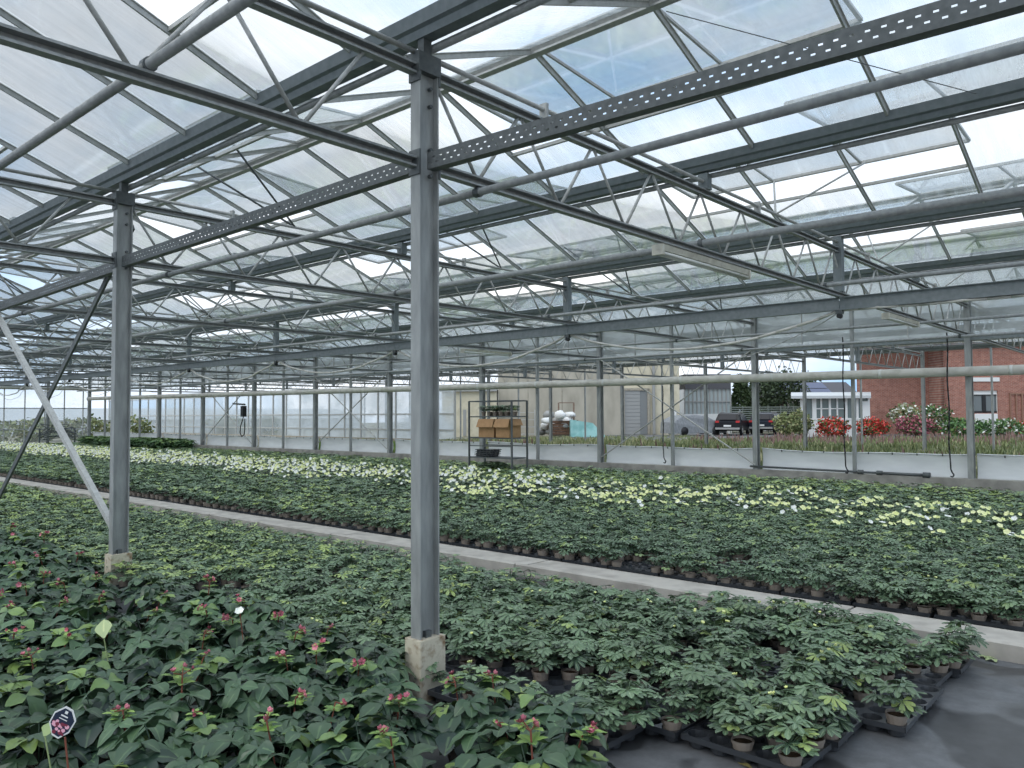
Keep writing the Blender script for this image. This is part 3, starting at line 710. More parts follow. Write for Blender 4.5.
# gaps the photo shows (empty trays): pixel centres with radii
gaps = [(480, 680, 48, 15), (560, 702, 48, 13), (425, 665, 22, 12), (598, 695, 40, 16), (508, 690, 40, 14), (690, 668, 26, 10), (775, 662, 30, 11), (905, 700, 34, 14), (862, 715, 34, 14), (735, 570, 22, 7), (590, 588, 26, 8), (345, 540, 26, 8), (215, 600, 34, 12), (470, 572, 18, 6), (680, 752, 40, 14), (620, 755, 26, 12), (765, 692, 34, 10), (920, 652, 22, 8), (932, 682, 24, 8), (640, 566, 14, 5), (330, 590, 16, 5), (290, 610, 20, 6), (400, 560, 16, 5), (700, 614, 14, 5), (560, 640, 12, 4)]
def gapped(x, y):
    a, b, c = pix(x, y, .07)
    return any(((a-g[0])/g[2])**2+((b-g[1])/g[3])**2 < 1 for g in gaps)
vis_trays = [s for s in tray_spots if inframe(s[0], s[1]) and (s[4] == 1 and s[0] > -9 or s[4] == 2 and s[3] < 2 and s[0] > -12 or s[4] == 2 and s[0] > -3.3)]
vis_trays.sort(key=lambda s: depth(s[0], s[1]))
plants = []
for (x, y, a, r, bed) in tray_spots:
    for i in range(5):
        for j in range(3):
            if (i+j) % 2: continue
            if rng.random() < .04: continue
            lx = -TW/2+(i+.5)*TW/5; ly = -TL/2+(j+.5)*TL/3
            px, py = x+lx*math.cos(a)-ly*math.sin(a), y+lx*math.sin(a)+ly*math.cos(a)
            if not inframe(px, py, .15, 60, 90): continue
            if gapped(px, py): continue
            plants.append((px, py, depth(px, py), bed))
plants.sort(key=lambda s: s[2])
def is_flower(x, y):
    edge = .3*math.sin(x*.9)+.25*math.sin(x*2.3)
    k = min(1, max(0, (-x-2)/14)); u = (y-9.5-edge)/(3.1)
    return 0 < u < 1 and random.random() < (.26+.34*k)*(1-.5*abs(u-.5))
green, flow = [], []
for q in plants: (flow if is_flower(q[0], q[1]) else green).append(q)
for n, (x, y, a, r, bed) in enumerate(vis_trays[:290]):
    o = link('plant_tray', tm, label='black plastic cell tray under small potted plants %s' % ('in the nearer bed' if bed == 1 else 'beyond the path'), cat='plant tray', group='trays of the nearer bed' if bed == 1 else 'trays beyond the path')
    o.location = (x, y, 0); o.rotation_euler.z = a
rest = [s for s in tray_spots if s not in set(vis_trays[:290])]
mb = MB()
for (x, y, a, r, bed) in rest:
    if not inframe(x, y): continue
    mb.add([(x-TW/2, y-TL/2, .055), (x+TW/2, y-TL/2, .055), (x+TW/2, y+TL/2, .055), (x-TW/2, y+TL/2, .055), (x-TW/2, y-TL/2, .0), (x+TW/2, y-TL/2, 0)], [(0, 1, 2, 3), (4, 5, 1, 0)])
mb.build('plant_trays', M['tray'], kind='stuff', label='black plastic trays in the distance under the dense beds', cat='plant trays')
# individual small plants: the 300 nearest
protos = []
for me in sm_hi+sm_bud:
    t = thing('potted_christmas_rose', (0, 0, -50), '', 'potted plant'); link('pot', pot_s, t); link('soil', soil_s, t); link('foliage', me, t); protos.append(reg(t))
used = set()
for n, (x, y, d, bed) in enumerate(green[:300]):
    i = random.randrange(len(sm_hi)) if random.random() < .8 else len(sm_hi)+random.randrange(3)
    o = protos[i] if i not in used else dup(protos[i]); used.add(i)
    o.location = (x, y, .012); o.rotation_euler = (random.uniform(-.04, .04), random.uniform(-.04, .04), random.uniform(0, 6.28)); s = random.uniform(.95, 1.2); o.scale = (s, s, s*random.uniform(.95, 1.1))
    for c in o.children:
        if c.name.startswith(('pot', 'soil')): c.scale = (1/s, 1/s, 1/s)
    if bed == 2: lab, g = 'small dark green potted plant in the first rows beyond the concrete path', 'small plants just beyond the path'
    elif y > 4.9: lab, g = 'small dark green potted plant in the rows along the near side of the concrete path', 'small plants along the path'
    elif x > -2.6: lab, g = 'small dark green potted plant in the black trays beside the bare floor', 'small plants beside the bare floor'
    else: lab, g = 'small dark green potted plant in the trays behind the nearest column', 'small plants behind the nearest column'
    o['label'] = lab; o['group'] = g
for i, t in enumerate(protos):
    if i not in used:
        for c in kids(t): bpy.data.objects.remove(c)
        bpy.data.objects.remove(t)
pot_arr_v = np.array([(.052*math.cos(a)*k, .052*math.sin(a)*k, z) for k, z in ((.8, 0), (1, .09)) for a in [2*PI*i/6 for i in range(6)]], np.float32)
pot_arr_f = np.array([q for i in range(6) for q in ((i, (i+1) % 6, 6+(i+1) % 6), (i, 6+(i+1) % 6, 6+i))], np.int32)
def with_pot(var, slot):
    v, f, t, m = var
    return (np.concatenate([v, pot_arr_v]), np.concatenate([f, pot_arr_f+len(v)]), np.concatenate([t, np.zeros(12, np.float32)]), np.concatenate([m, np.full(12, slot, np.int32)]))
MSP = MS+[M['pot']]
mid_p = [with_pot(v, 3) for v in v_mid]; low_p = [with_pot(v, 3) for v in v_low]
pts = []
def patch(x, y): return .10*math.sin(x*.55+1)*math.sin(y*1.1)+.05
for (x, y, d, bed) in green[300:]:
    br = random.uniform(-.12, .12)+patch(x, y)
    if bed == 1 and x < -6.5: br += .16
    if bed == 2 and y > 12.7: br += .12
    s = random.uniform(.95, 1.25)*(1.12 if d > 14 else 1)
    pts.append((x, y, .01, s, random.uniform(0, 6.28), random.randrange(7)+(7 if d > 11 else 0), br))
scatter('potted_christmas_rose_beds', mid_p+low_p, pts, MSP, kind='stuff', label='dense beds of small dark green potted plants filling the greenhouse floor', cat='plant beds')
# flowering plants: 300 nearest as individuals
fl_pairs = []
for i in range(6):
    p = small_plant(400+i, 1, 0); R = random.Random(70+i); q = PM()
    for k in range(R.choice((1, 2, 3, 4))):
        az = R.uniform(0, 6.3); rr = R.uniform(.01, .09); c = Vector((math.cos(az)*rr, math.sin(az)*rr, .235+R.uniform(-.02, .05)))
        q.stem(Vector((0, 0, .12)), c, .002, .4, 0)
        q.petals(c, Vector((math.cos(az)*.5+.35, math.sin(az)*.5-.4, 1)), R.uniform(.026, .038), 5, R.uniform(.2, .8), 1 if (i % 2 == 0) else 2, .25, 2, R)
    t = thing('potted_flowering_hellebore', (0, 0, -50), '', 'flowering plant'); link('pot', pot_s, t); link('foliage', p.mesh('foliage', MS), t); link('blossom', q.mesh('blossom', MS), t); fl_pairs.append(reg(t))
used = set()
for (x, y, d, bed) in flow[:300]:
    i = random.randrange(6); o = fl_pairs[i] if i not in used else dup(fl_pairs[i]); used.add(i)
    o.location = (x, y, .01); o.rotation_euler.z = random.uniform(-.9, .9); s = random.uniform(1.0, 1.25); o.scale = (s, s, s)
    o['label'] = 'small potted plant with %s flowers in the blooming strip beyond the path' % ('cream white' if i % 2 == 0 else 'pale yellow'); o['group'] = 'white flowering plants' if i % 2 == 0 else 'yellow flowering plants'
pts = [(x, y, .01, random.uniform(1.0, 1.25)*(1.1 if d > 14 else 1), random.uniform(-.9, .9), random.randrange(8)+(8 if d > 14 else 0), random.uniform(-.1, .1)) for (x, y, d, bed) in flow[300:]]
scatter('flowering_hellebore_beds', v_fl+v_fl_low, pts, MS, kind='stuff', label='strip of white and yellow flowering plants running down the far bed', cat='flower bed')

# ------------------------------------------------------------------ big hellebores in the foreground
def big_leaf_mesh(seed, n=13, young=False):
    R = random.Random(seed); p = PM(); c = Vector((0, 0, .14))
    for i in range(n):
        inner = i < n*.35; az = 2.4*i+R.uniform(-.35, .35)
        el = R.uniform(.9, 1.35) if inner else R.uniform(.25, .85)
        lp = R.uniform(.10, .19) if inner else R.uniform(.09, .17)
        light = R.random() < .10
        tint = R.uniform(.75, 1.0) if light else (R.uniform(.3, .6) if inner else R.uniform(0, .42))
        L = R.uniform(.10, .16); W = R.uniform(.062, .092)
        p.palm(c, az, el, lp, L, W, R.choice((3, 3, 5, 5)), tint, R, 0, 0, 0, True, .35, 1.1)
    return p.mesh('foliage', [M['leaf_big'], M['leaf_light']])
def bloom_mesh(seed):
    R = random.Random(seed); p = PM()
    base = Vector((0, 0, .15)); az = R.uniform(0, 6.3); top = Vector((math.cos(az)*.05, math.sin(az)*.05, R.uniform(.31, .37)))
    p.stem(base, top, .004, .3, 2)
    for i in range(R.choice((2, 3))):
        a = az+R.uniform(-1.4, 1.4); e = top+Vector((math.cos(a)*.035, math.sin(a)*.035, R.uniform(-.01, .03))); p.stem(top, e, .0028, .4, 2)
        for q in range(3):
            b = a+q*2.1; p.leaflet(e-Vector((0, 0, .012)), Vector((math.cos(b), math.sin(b), .35)), Vector((0, 0, 1)), R.uniform(.04, .06), .024, R.uniform(.1, .9), 1, 0, .2, .3)
        kind = R.random()
        p.petals(e+Vector((0, 0, .006)), Vector((math.cos(a)*.7+.4, math.sin(a)*.7-.5, .35)), R.uniform(.012, .024), 5, R.uniform(.0, .9), 0, .95 if kind < .7 else .3, None, R)
    for q in range(7): b = q*1.3; p.leaflet(top-Vector((0, 0, .04)), Vector((math.cos(b), math.sin(b), .5)), Vector((0, 0, 1)), .06, .028, R.uniform(.1, .8), 1, 0, .2, .3)
    return p.mesh('blossom', [M['petal_pink'], M['leaf_light'], M['stalk']])
lf = [big_leaf_mesh(500+i, 12+i % 4) for i in range(9)]; bl = [bloom_mesh(600+i) for i in range(8)]
tag_pt = None; big = []
yy = 0
for r in range(11):
    y = 2.74-r*.262
    x = -1.80-.10*(r % 2)-.02*r
    if r == 0: x = -2.25
    while x > -10.5:
        jx, jy = x+random.uniform(-.035, .035), y+random.uniform(-.035, .035)
        qx, qy, _c = pix(jx, jy, .28)
        if (qx > 425 and qy < 640+(qx-440)*.56) or (396 < qx < 456 and jy > 2.15) or (96 < qx < 138 and jy > 2.35): x -= .275; continue
        if inframe(jx, jy, .25, 120, 150) and y > .2 and random.random() > .06 and not (abs(jx-XT) < .20 and abs(jy-G0) < .26) and not (abs(jx-XT+PX) < .22 and abs(jy-G0) < .28): big.append((jx, jy, r))
        x -= .275
for n, (x, y, r) in enumerate(big):
    bloom = random.random() < .40
    t = thing('potted_hellebore', (x, y, 0), '', 'potted plant', rz=random.uniform(0, 6.28))
    s = random.uniform(.92, 1.1); t.scale = (s, s, s); t.rotation_euler.x = random.uniform(-.08, .08); t.rotation_euler.y = random.uniform(-.08, .08)
    link('pot', pot_b, t); link('soil', soil_b, t); link('foliage', lf[random.randrange(9)], t)
    if bloom: link('blossom', bl[random.randrange(8)], t)
    where = 'edging the small plants' if r == 0 else ('in front of the nearest column' if x > -4.4 else ('in front of the second column' if x > -8.3 else 'left of the second column'))
    t['label'] = 'large leafy potted hellebore %s, %s' % ('with pink blooms' if bloom else 'without blooms', where); t['group'] = 'large hellebores %s %s' % ('in bloom' if bloom else 'not in bloom', where)
# plant label stake
c = at(62, 722, pix(0, 0, 0)[2] if False else 2.55)
t = thing('plant_label', c, 'eight-sided plant label with pink blossoms on a dark ground, stuck among the large hellebores', 'plant label')
# frame facing the camera
rv, uv, fv = RV, UV, -WV
ang = .45; rr = rv*math.cos(ang)+uv*math.sin(ang)*.9; uu = uv*math.cos(ang)-rv*math.sin(ang)*.9
rr = (RV*math.cos(.45)-UV*math.sin(.45)).normalized(); uu = (UV*math.cos(.45)+RV*math.sin(.45)).normalized()
def tagpoly(k, off, pts2):
    return [rr*(a*k)+uu*(b*k)+fv*off for a, b in pts2]
octo = [(-.038, -.018), (-.012, -.052), (.012, -.055), (.036, -.022), (.04, .022), (.016, .05), (-.010, .052), (-.036, .020)]
mb = MB(); a = tagpoly(1, 0, octo); b = tagpoly(1, -.0015, octo); mb.add(a+b, [tuple(range(8)), tuple(range(8, 16))[::-1]]+[(i, (i+1) % 8, 8+(i+1) % 8, 8+i) for i in range(8)]); mb.build('label_card', M['white'], t)
mb = MB(); mb.add(tagpoly(.88, .001, octo), [tuple(range(8))]); mb.build('label_print', M['navy'], t)
mb = MB(); R = random.Random(3)
for i in range(26):
    x0 = R.uniform(-.026, .026); y0 = R.uniform(-.040, -.002); mb.cur = i % 2
    if abs(x0) > .03-.4*max(0, -y0-.02): continue
    rr_ = R.uniform(.004, .0075); mb.add([rr*(x0+rr_*math.cos(q*1.05))+uu*(y0+rr_*math.sin(q*1.05))+fv*(.0016+i*2e-5) for q in range(6)], [tuple(range(6))])
mb.build('label_blossoms', [M['petal_pink'], mat('tag_pink', (.85, .45, .55), .5)], t)
mb = MB()
for (x0, x1, y0, y1) in ((-.004, .006, .030, .040), (-.012, .012, .019, .024), (-.014, .014, .009, .012)): mb.add([rr*x+uu*y+fv*.002 for x, y in ((x0, y0), (x1, y0), (x1, y1), (x0, y1))], [(0, 1, 2, 3)])
mb.build('label_lettering', M['white'], t)
MB().tube(Vector((0, 0, 0))+rr*.03-uu*.04, Vector((.02, .03, -.30)), .003, 6).build('label_stake', M['stalk'], t)
# single odd leaves
def odd_leaf(px, py, d, L, W, m, az, lab, tint=.8, up=.5):
    p = PM(); c = at(px, py, d); dd = Vector((math.cos(az), math.sin(az), up))
    p.leaflet(Vector((0, 0, 0)), dd, Vector((.3, -.5, 1)), L, W, tint, 0, 0, .2, .15); p.stem(Vector((0, 0, 0)), Vector((0, .02, -.12)), .003, .5, 0)
    me = p.mesh('leaf_blade', [m]); o = link('broad_leaf', me, label=lab, cat='leaf'); o.location = c
M['pale_leaf'] = leaf_mat('pale_leaf', (.25, .33, .12), (.42, .50, .24), None, .5, .1)
odd_leaf(104, 638, 3.9, .105, .075, M['pale_leaf'], 2.9, 'pale green broad leaf standing up among the large hellebores below the second column', .9, 1.4)
odd_leaf(45, 736, 2.55, .15, .08, M['pale_leaf'], 2.4, 'yellowish green broad leaf beside the eight-sided plant label', .2, .2)
p = PM(); p.petals(Vector((0, 0, 0)), Vector((.4, -.5, .9)), .036, 5, .3, 0, .7, None, random.Random(4)); p.stem(Vector((0, 0, 0)), Vector((0, .02, -.15)), .003, .3, 1)
o = link('cream_blossom', p.mesh('cream_blossom', [M['petal_white'], M['stalk']]), label='cream blossom of a large hellebore at the edge of the empty trays', cat='flower'); o.location = at(240, 613, 4.35)
# fallen leaves on the floor
for i, (px, py) in enumerate(((740, 764), (766, 762), (930, 691), (1003-10, 659), (985, 656))):
    d = next(dd for dd in np.arange(2, 9, .02) if at(px, py, dd).z <= .012)
    p = PM(); 
    for q in range(3): p.leaflet(Vector((0, 0, 0)), Vector((math.cos(q*1.1+i), math.sin(q*1.1+i), .25)), Vector((0, 0, 1)), .055, .03, .9, 0, 0, .3, .3)
    o = link('fallen_leaf', p.mesh('fallen_leaf', [M['dead_leaf'] if i < 3 else M['pale_leaf']]), label=['yellowed leaf fallen on the dark floor below the trays', 'second yellowed leaf fallen just right of another below the trays', 'yellowed leaf fallen by the corner of the empty tray', 'green leaf lying against the end of the concrete path', 'green leaf lying near the end of the concrete path, left of another'][i], cat='fallen leaf'); o.location = at(px, py, d)

# ------------------------------------------------------------------ plant trolley
TX0, TX1, TY0, TY1 = -13.87, -12.45, 14.0, 14.56
t = thing('plant_trolley', ((TX0+TX1)/2, (TY0+TY1)/2, 0), 'tall wheeled grey steel plant trolley with shelves standing in the far bed', 'trolley')
hx, hy = (TX1-TX0)/2, (TY1-TY0)/2
for sx in (-1, 1):
    for sy in (-1, 1):
        MB().bar((sx*hx, sy*hy, .12), (sx*hx, sy*hy, 1.89), .038, .038).build('corner_post', M['zinc'], t)
        MB().tube((sx*(hx-.08)-.015, sy*(hy-.06), .06), (sx*(hx-.08)+.015, sy*(hy-.06), .06), .055, 12).build('wheel', M['black'], t, True)
MB().box(-hx, hx, -hy-.01, -hy+.01, 1.87, 1.90).build('top_rail', M['zinc'], t); MB().box(-hx, hx, hy-.01, hy+.01, 1.87, 1.90).build('top_rail', M['zinc'], t)
for sx in (-1, 1): MB().box(sx*hx-.01, sx*hx+.01, -hy, hy, 1.87, 1.90).build('top_rail', M['zinc'], t)
SZ = [.13, .52, 1.0, 1.52]
for z in SZ+[.79]:
    mb = MB()
    if z != .79: mb.box(-hx+.02, hx-.02, -hy+.02, hy-.02, z-.03, z)
    else: mb.box(-hx, hx, -hy-.008, -hy+.008, z-.012, z+.012); mb.box(-hx, hx, hy-.008, hy+.008, z-.012, z+.012)
    mb.build('shelf' if z != .79 else 'side_rail_bar', M['shelf'] if z == .13 else M['zinc'], t)
tx, ty = (TX0+TX1)/2, (TY0+TY1)/2
def carton(x0, x1, y0, y1, z, h, lab):
    t = thing('cardboard_box', ((x0+x1)/2, (y0+y1)/2, z), lab, 'cardboard box', 'open cartons on the trolley'); a, b = (x1-x0)/2, (y1-y0)/2; th = .006
    mb = MB().box(-a, a, -b, b, 0, th)
    for q in ((-a, a, -b, -b+th), (-a, a, b-th, b), (-a, -a+th, -b, b), (a-th, a, -b, b)): mb.box(q[0], q[1], q[2], q[3], 0, h)
    mb.build('carton_body', M['card'], t)
    MB().add([(-a, -b, h), (a, -b, h), (a+.01, -b-.08, h-.20), (-a-.01, -b-.08, h-.20), (-a, -b-.006, h), (a, -b-.006, h), (a+.01, -b-.086, h-.20), (-a-.01, -b-.086, h-.20)], [(0, 1, 2, 3), (7, 6, 5, 4), (3, 2, 6, 7), (0, 3, 7, 4), (1, 5, 6, 2)]).build('carton_flap', M['card'], t)
    for s in (-1, 1): MB().add([(s*a, -b, h), (s*a, b, h), (s*(a+.07), b, h-.15), (s*(a+.07), -b, h-.15), (s*a, -b, h-.006), (s*a, b, h-.006), (s*(a+.07), b, h-.156), (s*(a+.07), -b, h-.156)], [(0, 1, 2, 3), (7, 6, 5, 4), (2, 1, 5, 6), (0, 3, 7, 4)]).build('carton_flap', M['card'], t)
carton(TX0+.30, TX0+.82, TY0+.03, TY0+.42, 1.0, .45, 'brown cardboard box with hanging flaps on the trolley, farther from the short end posts')
carton(TX0+.90, TX0+1.36, TY0+.0, TY0+.40, 1.0, .45, 'brown cardboard box with hanging flaps on the trolley, beside the short end posts')
def dark_plants(z, x0, x1, n, lab, grp, sc=1.0):
    for i in range(n):
        o = thing('trolley_plant', (x0+(x1-x0)*(i+.5)/n, ty-.12+.2*(i % 2), z), lab, 'potted plant', grp, random.uniform(0, 6)); o.scale = (sc, sc, sc)
        link('pot', pot_s, o); link('foliage', sm_hi[i % 7], o)
dark_plants(1.52, TX0+.30, TX1-.06, 11, 'dark leafy potted plant on the top shelf of the trolley', 'plants on the top trolley shelf', 1.25)
dark_plants(.13, TX0+.35, TX0+1.0, 7, 'dark leafy potted plant on the lowest shelf of the trolley', 'plants on the lowest trolley shelf', 1.3)
for i in range(4):
    o = link('folded_tray', tm, label='black empty tray stacked on the low shelf of the trolley', cat='plant tray', group='trays stacked on the trolley'); o.location = (TX0+.40+.012*i, ty-.05, .522+.045*i); o.rotation_euler.z = random.uniform(-.1, .1); o.scale = (1, 1, .7)
# dark round tool hung near the column
# ------------------------------------------------------------------ taller grassy plants by the end of the side wall
def tuft(seed, n, h, w, mi=0, spread=.5):
    R = random.Random(seed); p = PM()
    for i in range(n):
        a = R.uniform(0, 6.3); l = R.uniform(.6, 1)*h; lean = R.uniform(.1, spread); b = Vector((R.uniform(-w, w), R.uniform(-w, w), 0))
        p.leaflet(b, Vector((math.cos(a)*lean, math.sin(a)*lean, 1)), Vector((math.cos(a), math.sin(a), .2)), l, l*.10+.012, R.uniform(0, 1), mi, 1, .25, .2)
    return p.arrays()
tg = [small_plant(700+i, 1, 0, 16).arrays() for i in range(5)]
pts = [(random.uniform(-41, -31.5), random.uniform(14.6, 15.75), .05, random.uniform(2.2, 2.9), random.uniform(0, 6), random.randrange(5), random.uniform(-.1, .2)) for _ in range(330)]
scatter('tall_grassy_plants', tg, pts, [M['leaf_bright']], kind='stuff', label='patch of taller bushy green plants in the far corner by the side wall', cat='plants')

# ------------------------------------------------------------------ weeds and perennials in the neighbouring house
wd = [tuft(20+i, 16, .26, .25, 0, 1.6) for i in range(5)]+[tuft(40+i, 4, .42, .15, 1, .9) for i in range(4)]
pts = []
for _ in range(1700):
    y = random.uniform(YW+.6, YW+17); x = random.uniform(-30, 3)
    if not inframe(x, y, .5): continue
    purple = y < YW+9 and x > -22 and random.random() < .10
    pts.append((x, y, .18 if not purple else .22, random.uniform(.7, 1.2)*(1.15 if x > -22 else .8), random.uniform(0, 6.28), random.randrange(5) if not purple else 5+random.randrange(4), random.uniform(-.3, .15)+(.25 if x < -17 else 0)))
scatter('weed_patches', wd, pts, [M['weed'], M['heather']], kind='stuff', label='straggly weeds and purple-stemmed perennials behind the white film curtain', cat='weeds')
M['bedsoil'] = mat('outdoor_soil', (.20, .17, .12), .95, 0, .2, (3, (.12, .14, .06), .4, .6))
MB().box(-31, XR, YW+.25, YW+17, -.07, .2).build('terrain_bed', M['bedsoil'], kind='structure')
pts = [(random.uniform(-28.5, -20.5), random.uniform(17, 20), .2, random.uniform(.8, 1.2), random.uniform(0, 6), random.randrange(5), .3) for _ in range(120)]
scatter('yellow_green_weeds', [tuft(60+i, 18, .42, .2, 0, .7) for i in range(5)], pts, [M['leaf_light']], kind='stuff', label='light green weeds growing behind the film curtain left of the nearest column', cat='weeds')

# ================================================================== outside
HR = Vector((RV.x, RV.y, 0)).normalized(); HF = Vector((WV.x, WV.y, 0)).normalized()
def hz(px, d): return HR*((px-512)/F*d)+HF*d
def zat(px, py, d): return at(px, py, d).z
def fbox(mb, px0, px1, d0, d1, z0, z1):
    """box whose front face spans pixel columns px0..px1 at depth d0, real thickness d1-d0"""
    a = HR*((px0-512)/F*d0); b = HR*((px1-512)/F*d0); v = []
    for z in (z0, z1):
        for q, dd in ((a, d0), (b, d0), (b, d1), (a, d1)): w = q+HF*dd; v.append((w.x, w.y, z))
    return mb.add(v, [(0, 3, 2, 1), (4, 5, 6, 7), (0, 1, 5, 4), (1, 2, 6, 5), (2, 3, 7, 6), (3, 0, 4, 7)])
def frot(px, d): w = hz(px, d); return (w.x, w.y, 0)
RZF = math.atan2(HR.y, HR.x)
M['panelwall'] = mat('concrete_panels', (.50, .46, .38), .9, 0, .2, (1.2, (.36, .33, .27), .35, .7, (1, 1, .4)))
M['cream'] = mat('cream_render', (.66, .60, .46), .85, 0, .2, (1.5, (.5, .45, .33), .45, .75))
M['rollgrey'] = mat('roller_door_grey', (.35, .35, .34), .6, 0, .3)
def brick_mat():
    m = bpy.data.materials.new('red_brick'); m.use_nodes = True; nt = m.node_tree; b = nt.nodes['Principled BSDF']
    tc = nt.nodes.new('ShaderNodeTexCoord'); mp = nt.nodes.new('ShaderNodeMapping'); mp.inputs['Rotation'].default_value = (PI/2, 0, 0)
    br = nt.nodes.new('ShaderNodeTexBrick'); br.inputs['Scale'].default_value = 1.0; br.inputs['Brick Width'].default_value = .26; br.inputs['Row Height'].default_value = .09; br.inputs['Mortar Size'].default_value = .012
    br.inputs['Color1'].default_value = (.33, .12, .085, 1); br.inputs['Color2'].default_value = (.46, .19, .13, 1); br.inputs['Mortar'].default_value = (.45, .32, .27, 1)
    n = nt.nodes.new('ShaderNodeTexNoise'); n.inputs['Scale'].default_value = 3; n.inputs['Detail'].default_value = 5
    mx = nt.nodes.new('ShaderNodeMix'); mx.data_type = 'RGBA'; mx.blend_type = 'MULTIPLY'; mx.inputs[0].default_value = .5
    r = nt.nodes.new('ShaderNodeValToRGB'); r.color_ramp.elements[0].position = .35; r.color_ramp.elements[0].color = (.55, .5, .5, 1); r.color_ramp.elements[1].position = .65
    nt.links.new(tc.outputs['Object'], mp.inputs[0]); nt.links.new(mp.outputs[0], br.inputs[0]); nt.links.new(tc.outputs['Object'], n.inputs[0]); nt.links.new(n.outputs[0], r.inputs[0])
    nt.links.new(br.outputs[0], mx.inputs[6]); nt.links.new(r.outputs[0], mx.inputs[7]); nt.links.new(mx.outputs[2], b.inputs['Base Color']); b.inputs['Roughness'].default_value = .9
    return m
M['brick'] = brick_mat()
M['rooftile'] = mat('dark_roof', (.10, .10, .11), .7); M['solar'] = mat('solar_blue', (.06, .08, .16), .3)
def local(px, d, label, name, cat, group=None):
    """a thing whose own x runs along the facade and y away from the viewer, origin under pixel column px"""
    t = thing(name, frot(px, d), label, cat, group, RZF); return t
def lx(px, px0, d): return (px-px0)/F*d      # metres along the facade from px0
# concrete warehouse
d = 60
t = local(500, d, 'pale concrete panel warehouse with a grey roller door and scrap piled along it', 'warehouse', 'building')
X = lambda p: lx(p, 500, d)
MB().box(X(498), X(621), 0, 8, -.1, zat(560, 330, d)).build('panel_wall', M['panelwall'], t)
for q in (528, 562, 600): MB().box(X(q)-.03, X(q)+.03, -.02, .0, 0, 5.5).build('panel_joint', M['concrete'], t)
MB().box(X(621), X(680), .2, 8, -.1, zat(650, 330, d)).build('rendered_wall', M['cream'], t)
mb = MB(); x0, x1 = X(624.5), X(648); zt = zat(636, 390.5, d)
for i in range(12): mb.box(x0, X(640), .08, .2, zt*i/12, zt*(i+1)/12-.03)
mb.box(x0, X(640), .12, .2, 0, zt)
mb.build('roller_door', M['rollgrey'], t); MB().box(X(640), X(647.5), .1, .2, 0, zt).build('side_door', mat('door_grey', (.22, .23, .23), .6), t)
mb = MB(); mb.box(x0-.15, x0, 0, .2, 0, zt+.15); mb.box(X(647.5), X(647.5)+.15, 0, .2, 0, zt+.15); mb.box(x0-.15, X(647.5)+.15, 0, .2, zt, zt+.18); mb.build('door_surround', M['concrete'], t)
MB().box(X(672), X(676.5), .1, .2, 0, zat(674, 411, d)).build('white_door', M['white'], t)
MB().box(X(652.5), X(655), 0, .2, 0, 5.5).build('downpipe', M['rollgrey'], t)
MB().box(X(500), X(522), -2.2, 0, -.1, 0.05).build('loading_kerb', M['concrete'], t)
# lower cream annexe seen by the trolley
t = local(440, 59, 'cream rendered annexe with a pitched end behind the trolley', 'annexe_building', 'building')
X = lambda p: lx(p, 440, 59)
mb = MB(); zt = zat(470, 393, 63); z2 = zat(440, 391, 63)
mb.box(X(442), X(496.5), 0, 6, -.1, zt); mb.build('annexe_wall', M['cream'], t)
MB().box(X(440), X(497), -.3, 6.2, zt, zt+.25).build('annexe_roof', M['rollgrey'], t)
MB().box(X(463), X(466), -.04, 0, 0, zat(465, 410, 63)).build('annexe_door', M['rollgrey'], t)
# glazed hall behind the cars
t = local(676, 64, 'long glazed workshop window wall behind the covered car', 'glazed_hall', 'building'); X = lambda p: lx(p, 676, 64)
zs, zt = zat(700, 414, 64), zat(700, 389, 64)
MB().box(X(685), X(731), .0, 5, -.1, zs).build('hall_plinth', M['white'], t)
MB().box(X(685), X(731), .0, 5, zt, zt+1.2).build('hall_fascia', M['rooftile'], t)
MB().box(X(685), X(731), .2, 5, zs, zt).build('hall_glass', mat('pale_glass', (.42, .48, .48), .2, 0, .6), t)
mb = MB()
for i in range(12): x = X(685)+(X(731)-X(685))*i/11; mb.box(x-.05, x+.05, .1, .2, zs, zt)
mb.box(X(685), X(731), .08, .2, (zs+zt)/2-.04, (zs+zt)/2+.04); mb.build('hall_mullions', M['rollgrey'], t)
# brick house
d = 58
t = local(848, d, 'red brick house with a white-sashed window and wooden trellis', 'brick_house', 'house'); X = lambda p: lx(p, 848, d)
top = zat(900, 345, d)
def wall_holes(mb, x0, x1, z1, holes, y0=0, y1=.35):
    holes = sorted(holes); x = x0
    for (a, b, za, zb) in holes:
        mb.box(x, a, y0, y1, -.1, z1); mb.box(a, b, y0, y1, -.1, za); mb.box(a, b, y0, y1, zb, z1); x = b
    mb.box(x, x1, y0, y1, -.1, z1)
XX = lambda p: (p-512)/F*(d-2)-(848-512)/F*d; wz0, wz1 = zat(985, 413, d-2.0), zat(985, 390.5, d-2.0)
def skew(mb, p0, p1, dd, dep, y0, y1, z0, z1, z2=None, z3=None):
    # block whose ends recede along the sight lines, so only its front shows
    q = lambda p, y: (p-512)/F*(dd+y)-(dep-512)/F*dd
    z2 = z0 if z2 is None else z2; z3 = z1 if z3 is None else z3
    return mb.add([(q(p0, y0), y0, z0), (q(p1, y0), y0, z0), (q(p1, y1), y1, z2), (q(p0, y1), y1, z2), (q(p0, y0), y0, z1), (q(p1, y0), y0, z1), (q(p1, y1), y1, z3), (q(p0, y1), y1, z3)],
                  [(0, 3, 2, 1), (4, 5, 6, 7), (0, 1, 5, 4), (1, 2, 6, 5), (2, 3, 7, 6), (3, 0, 4, 7)])
skew(MB(), 857, 945, 58, 848, 0, 7, -.1, top).build('main_wall', M['brick'], t)
k = (d-2.0)/d
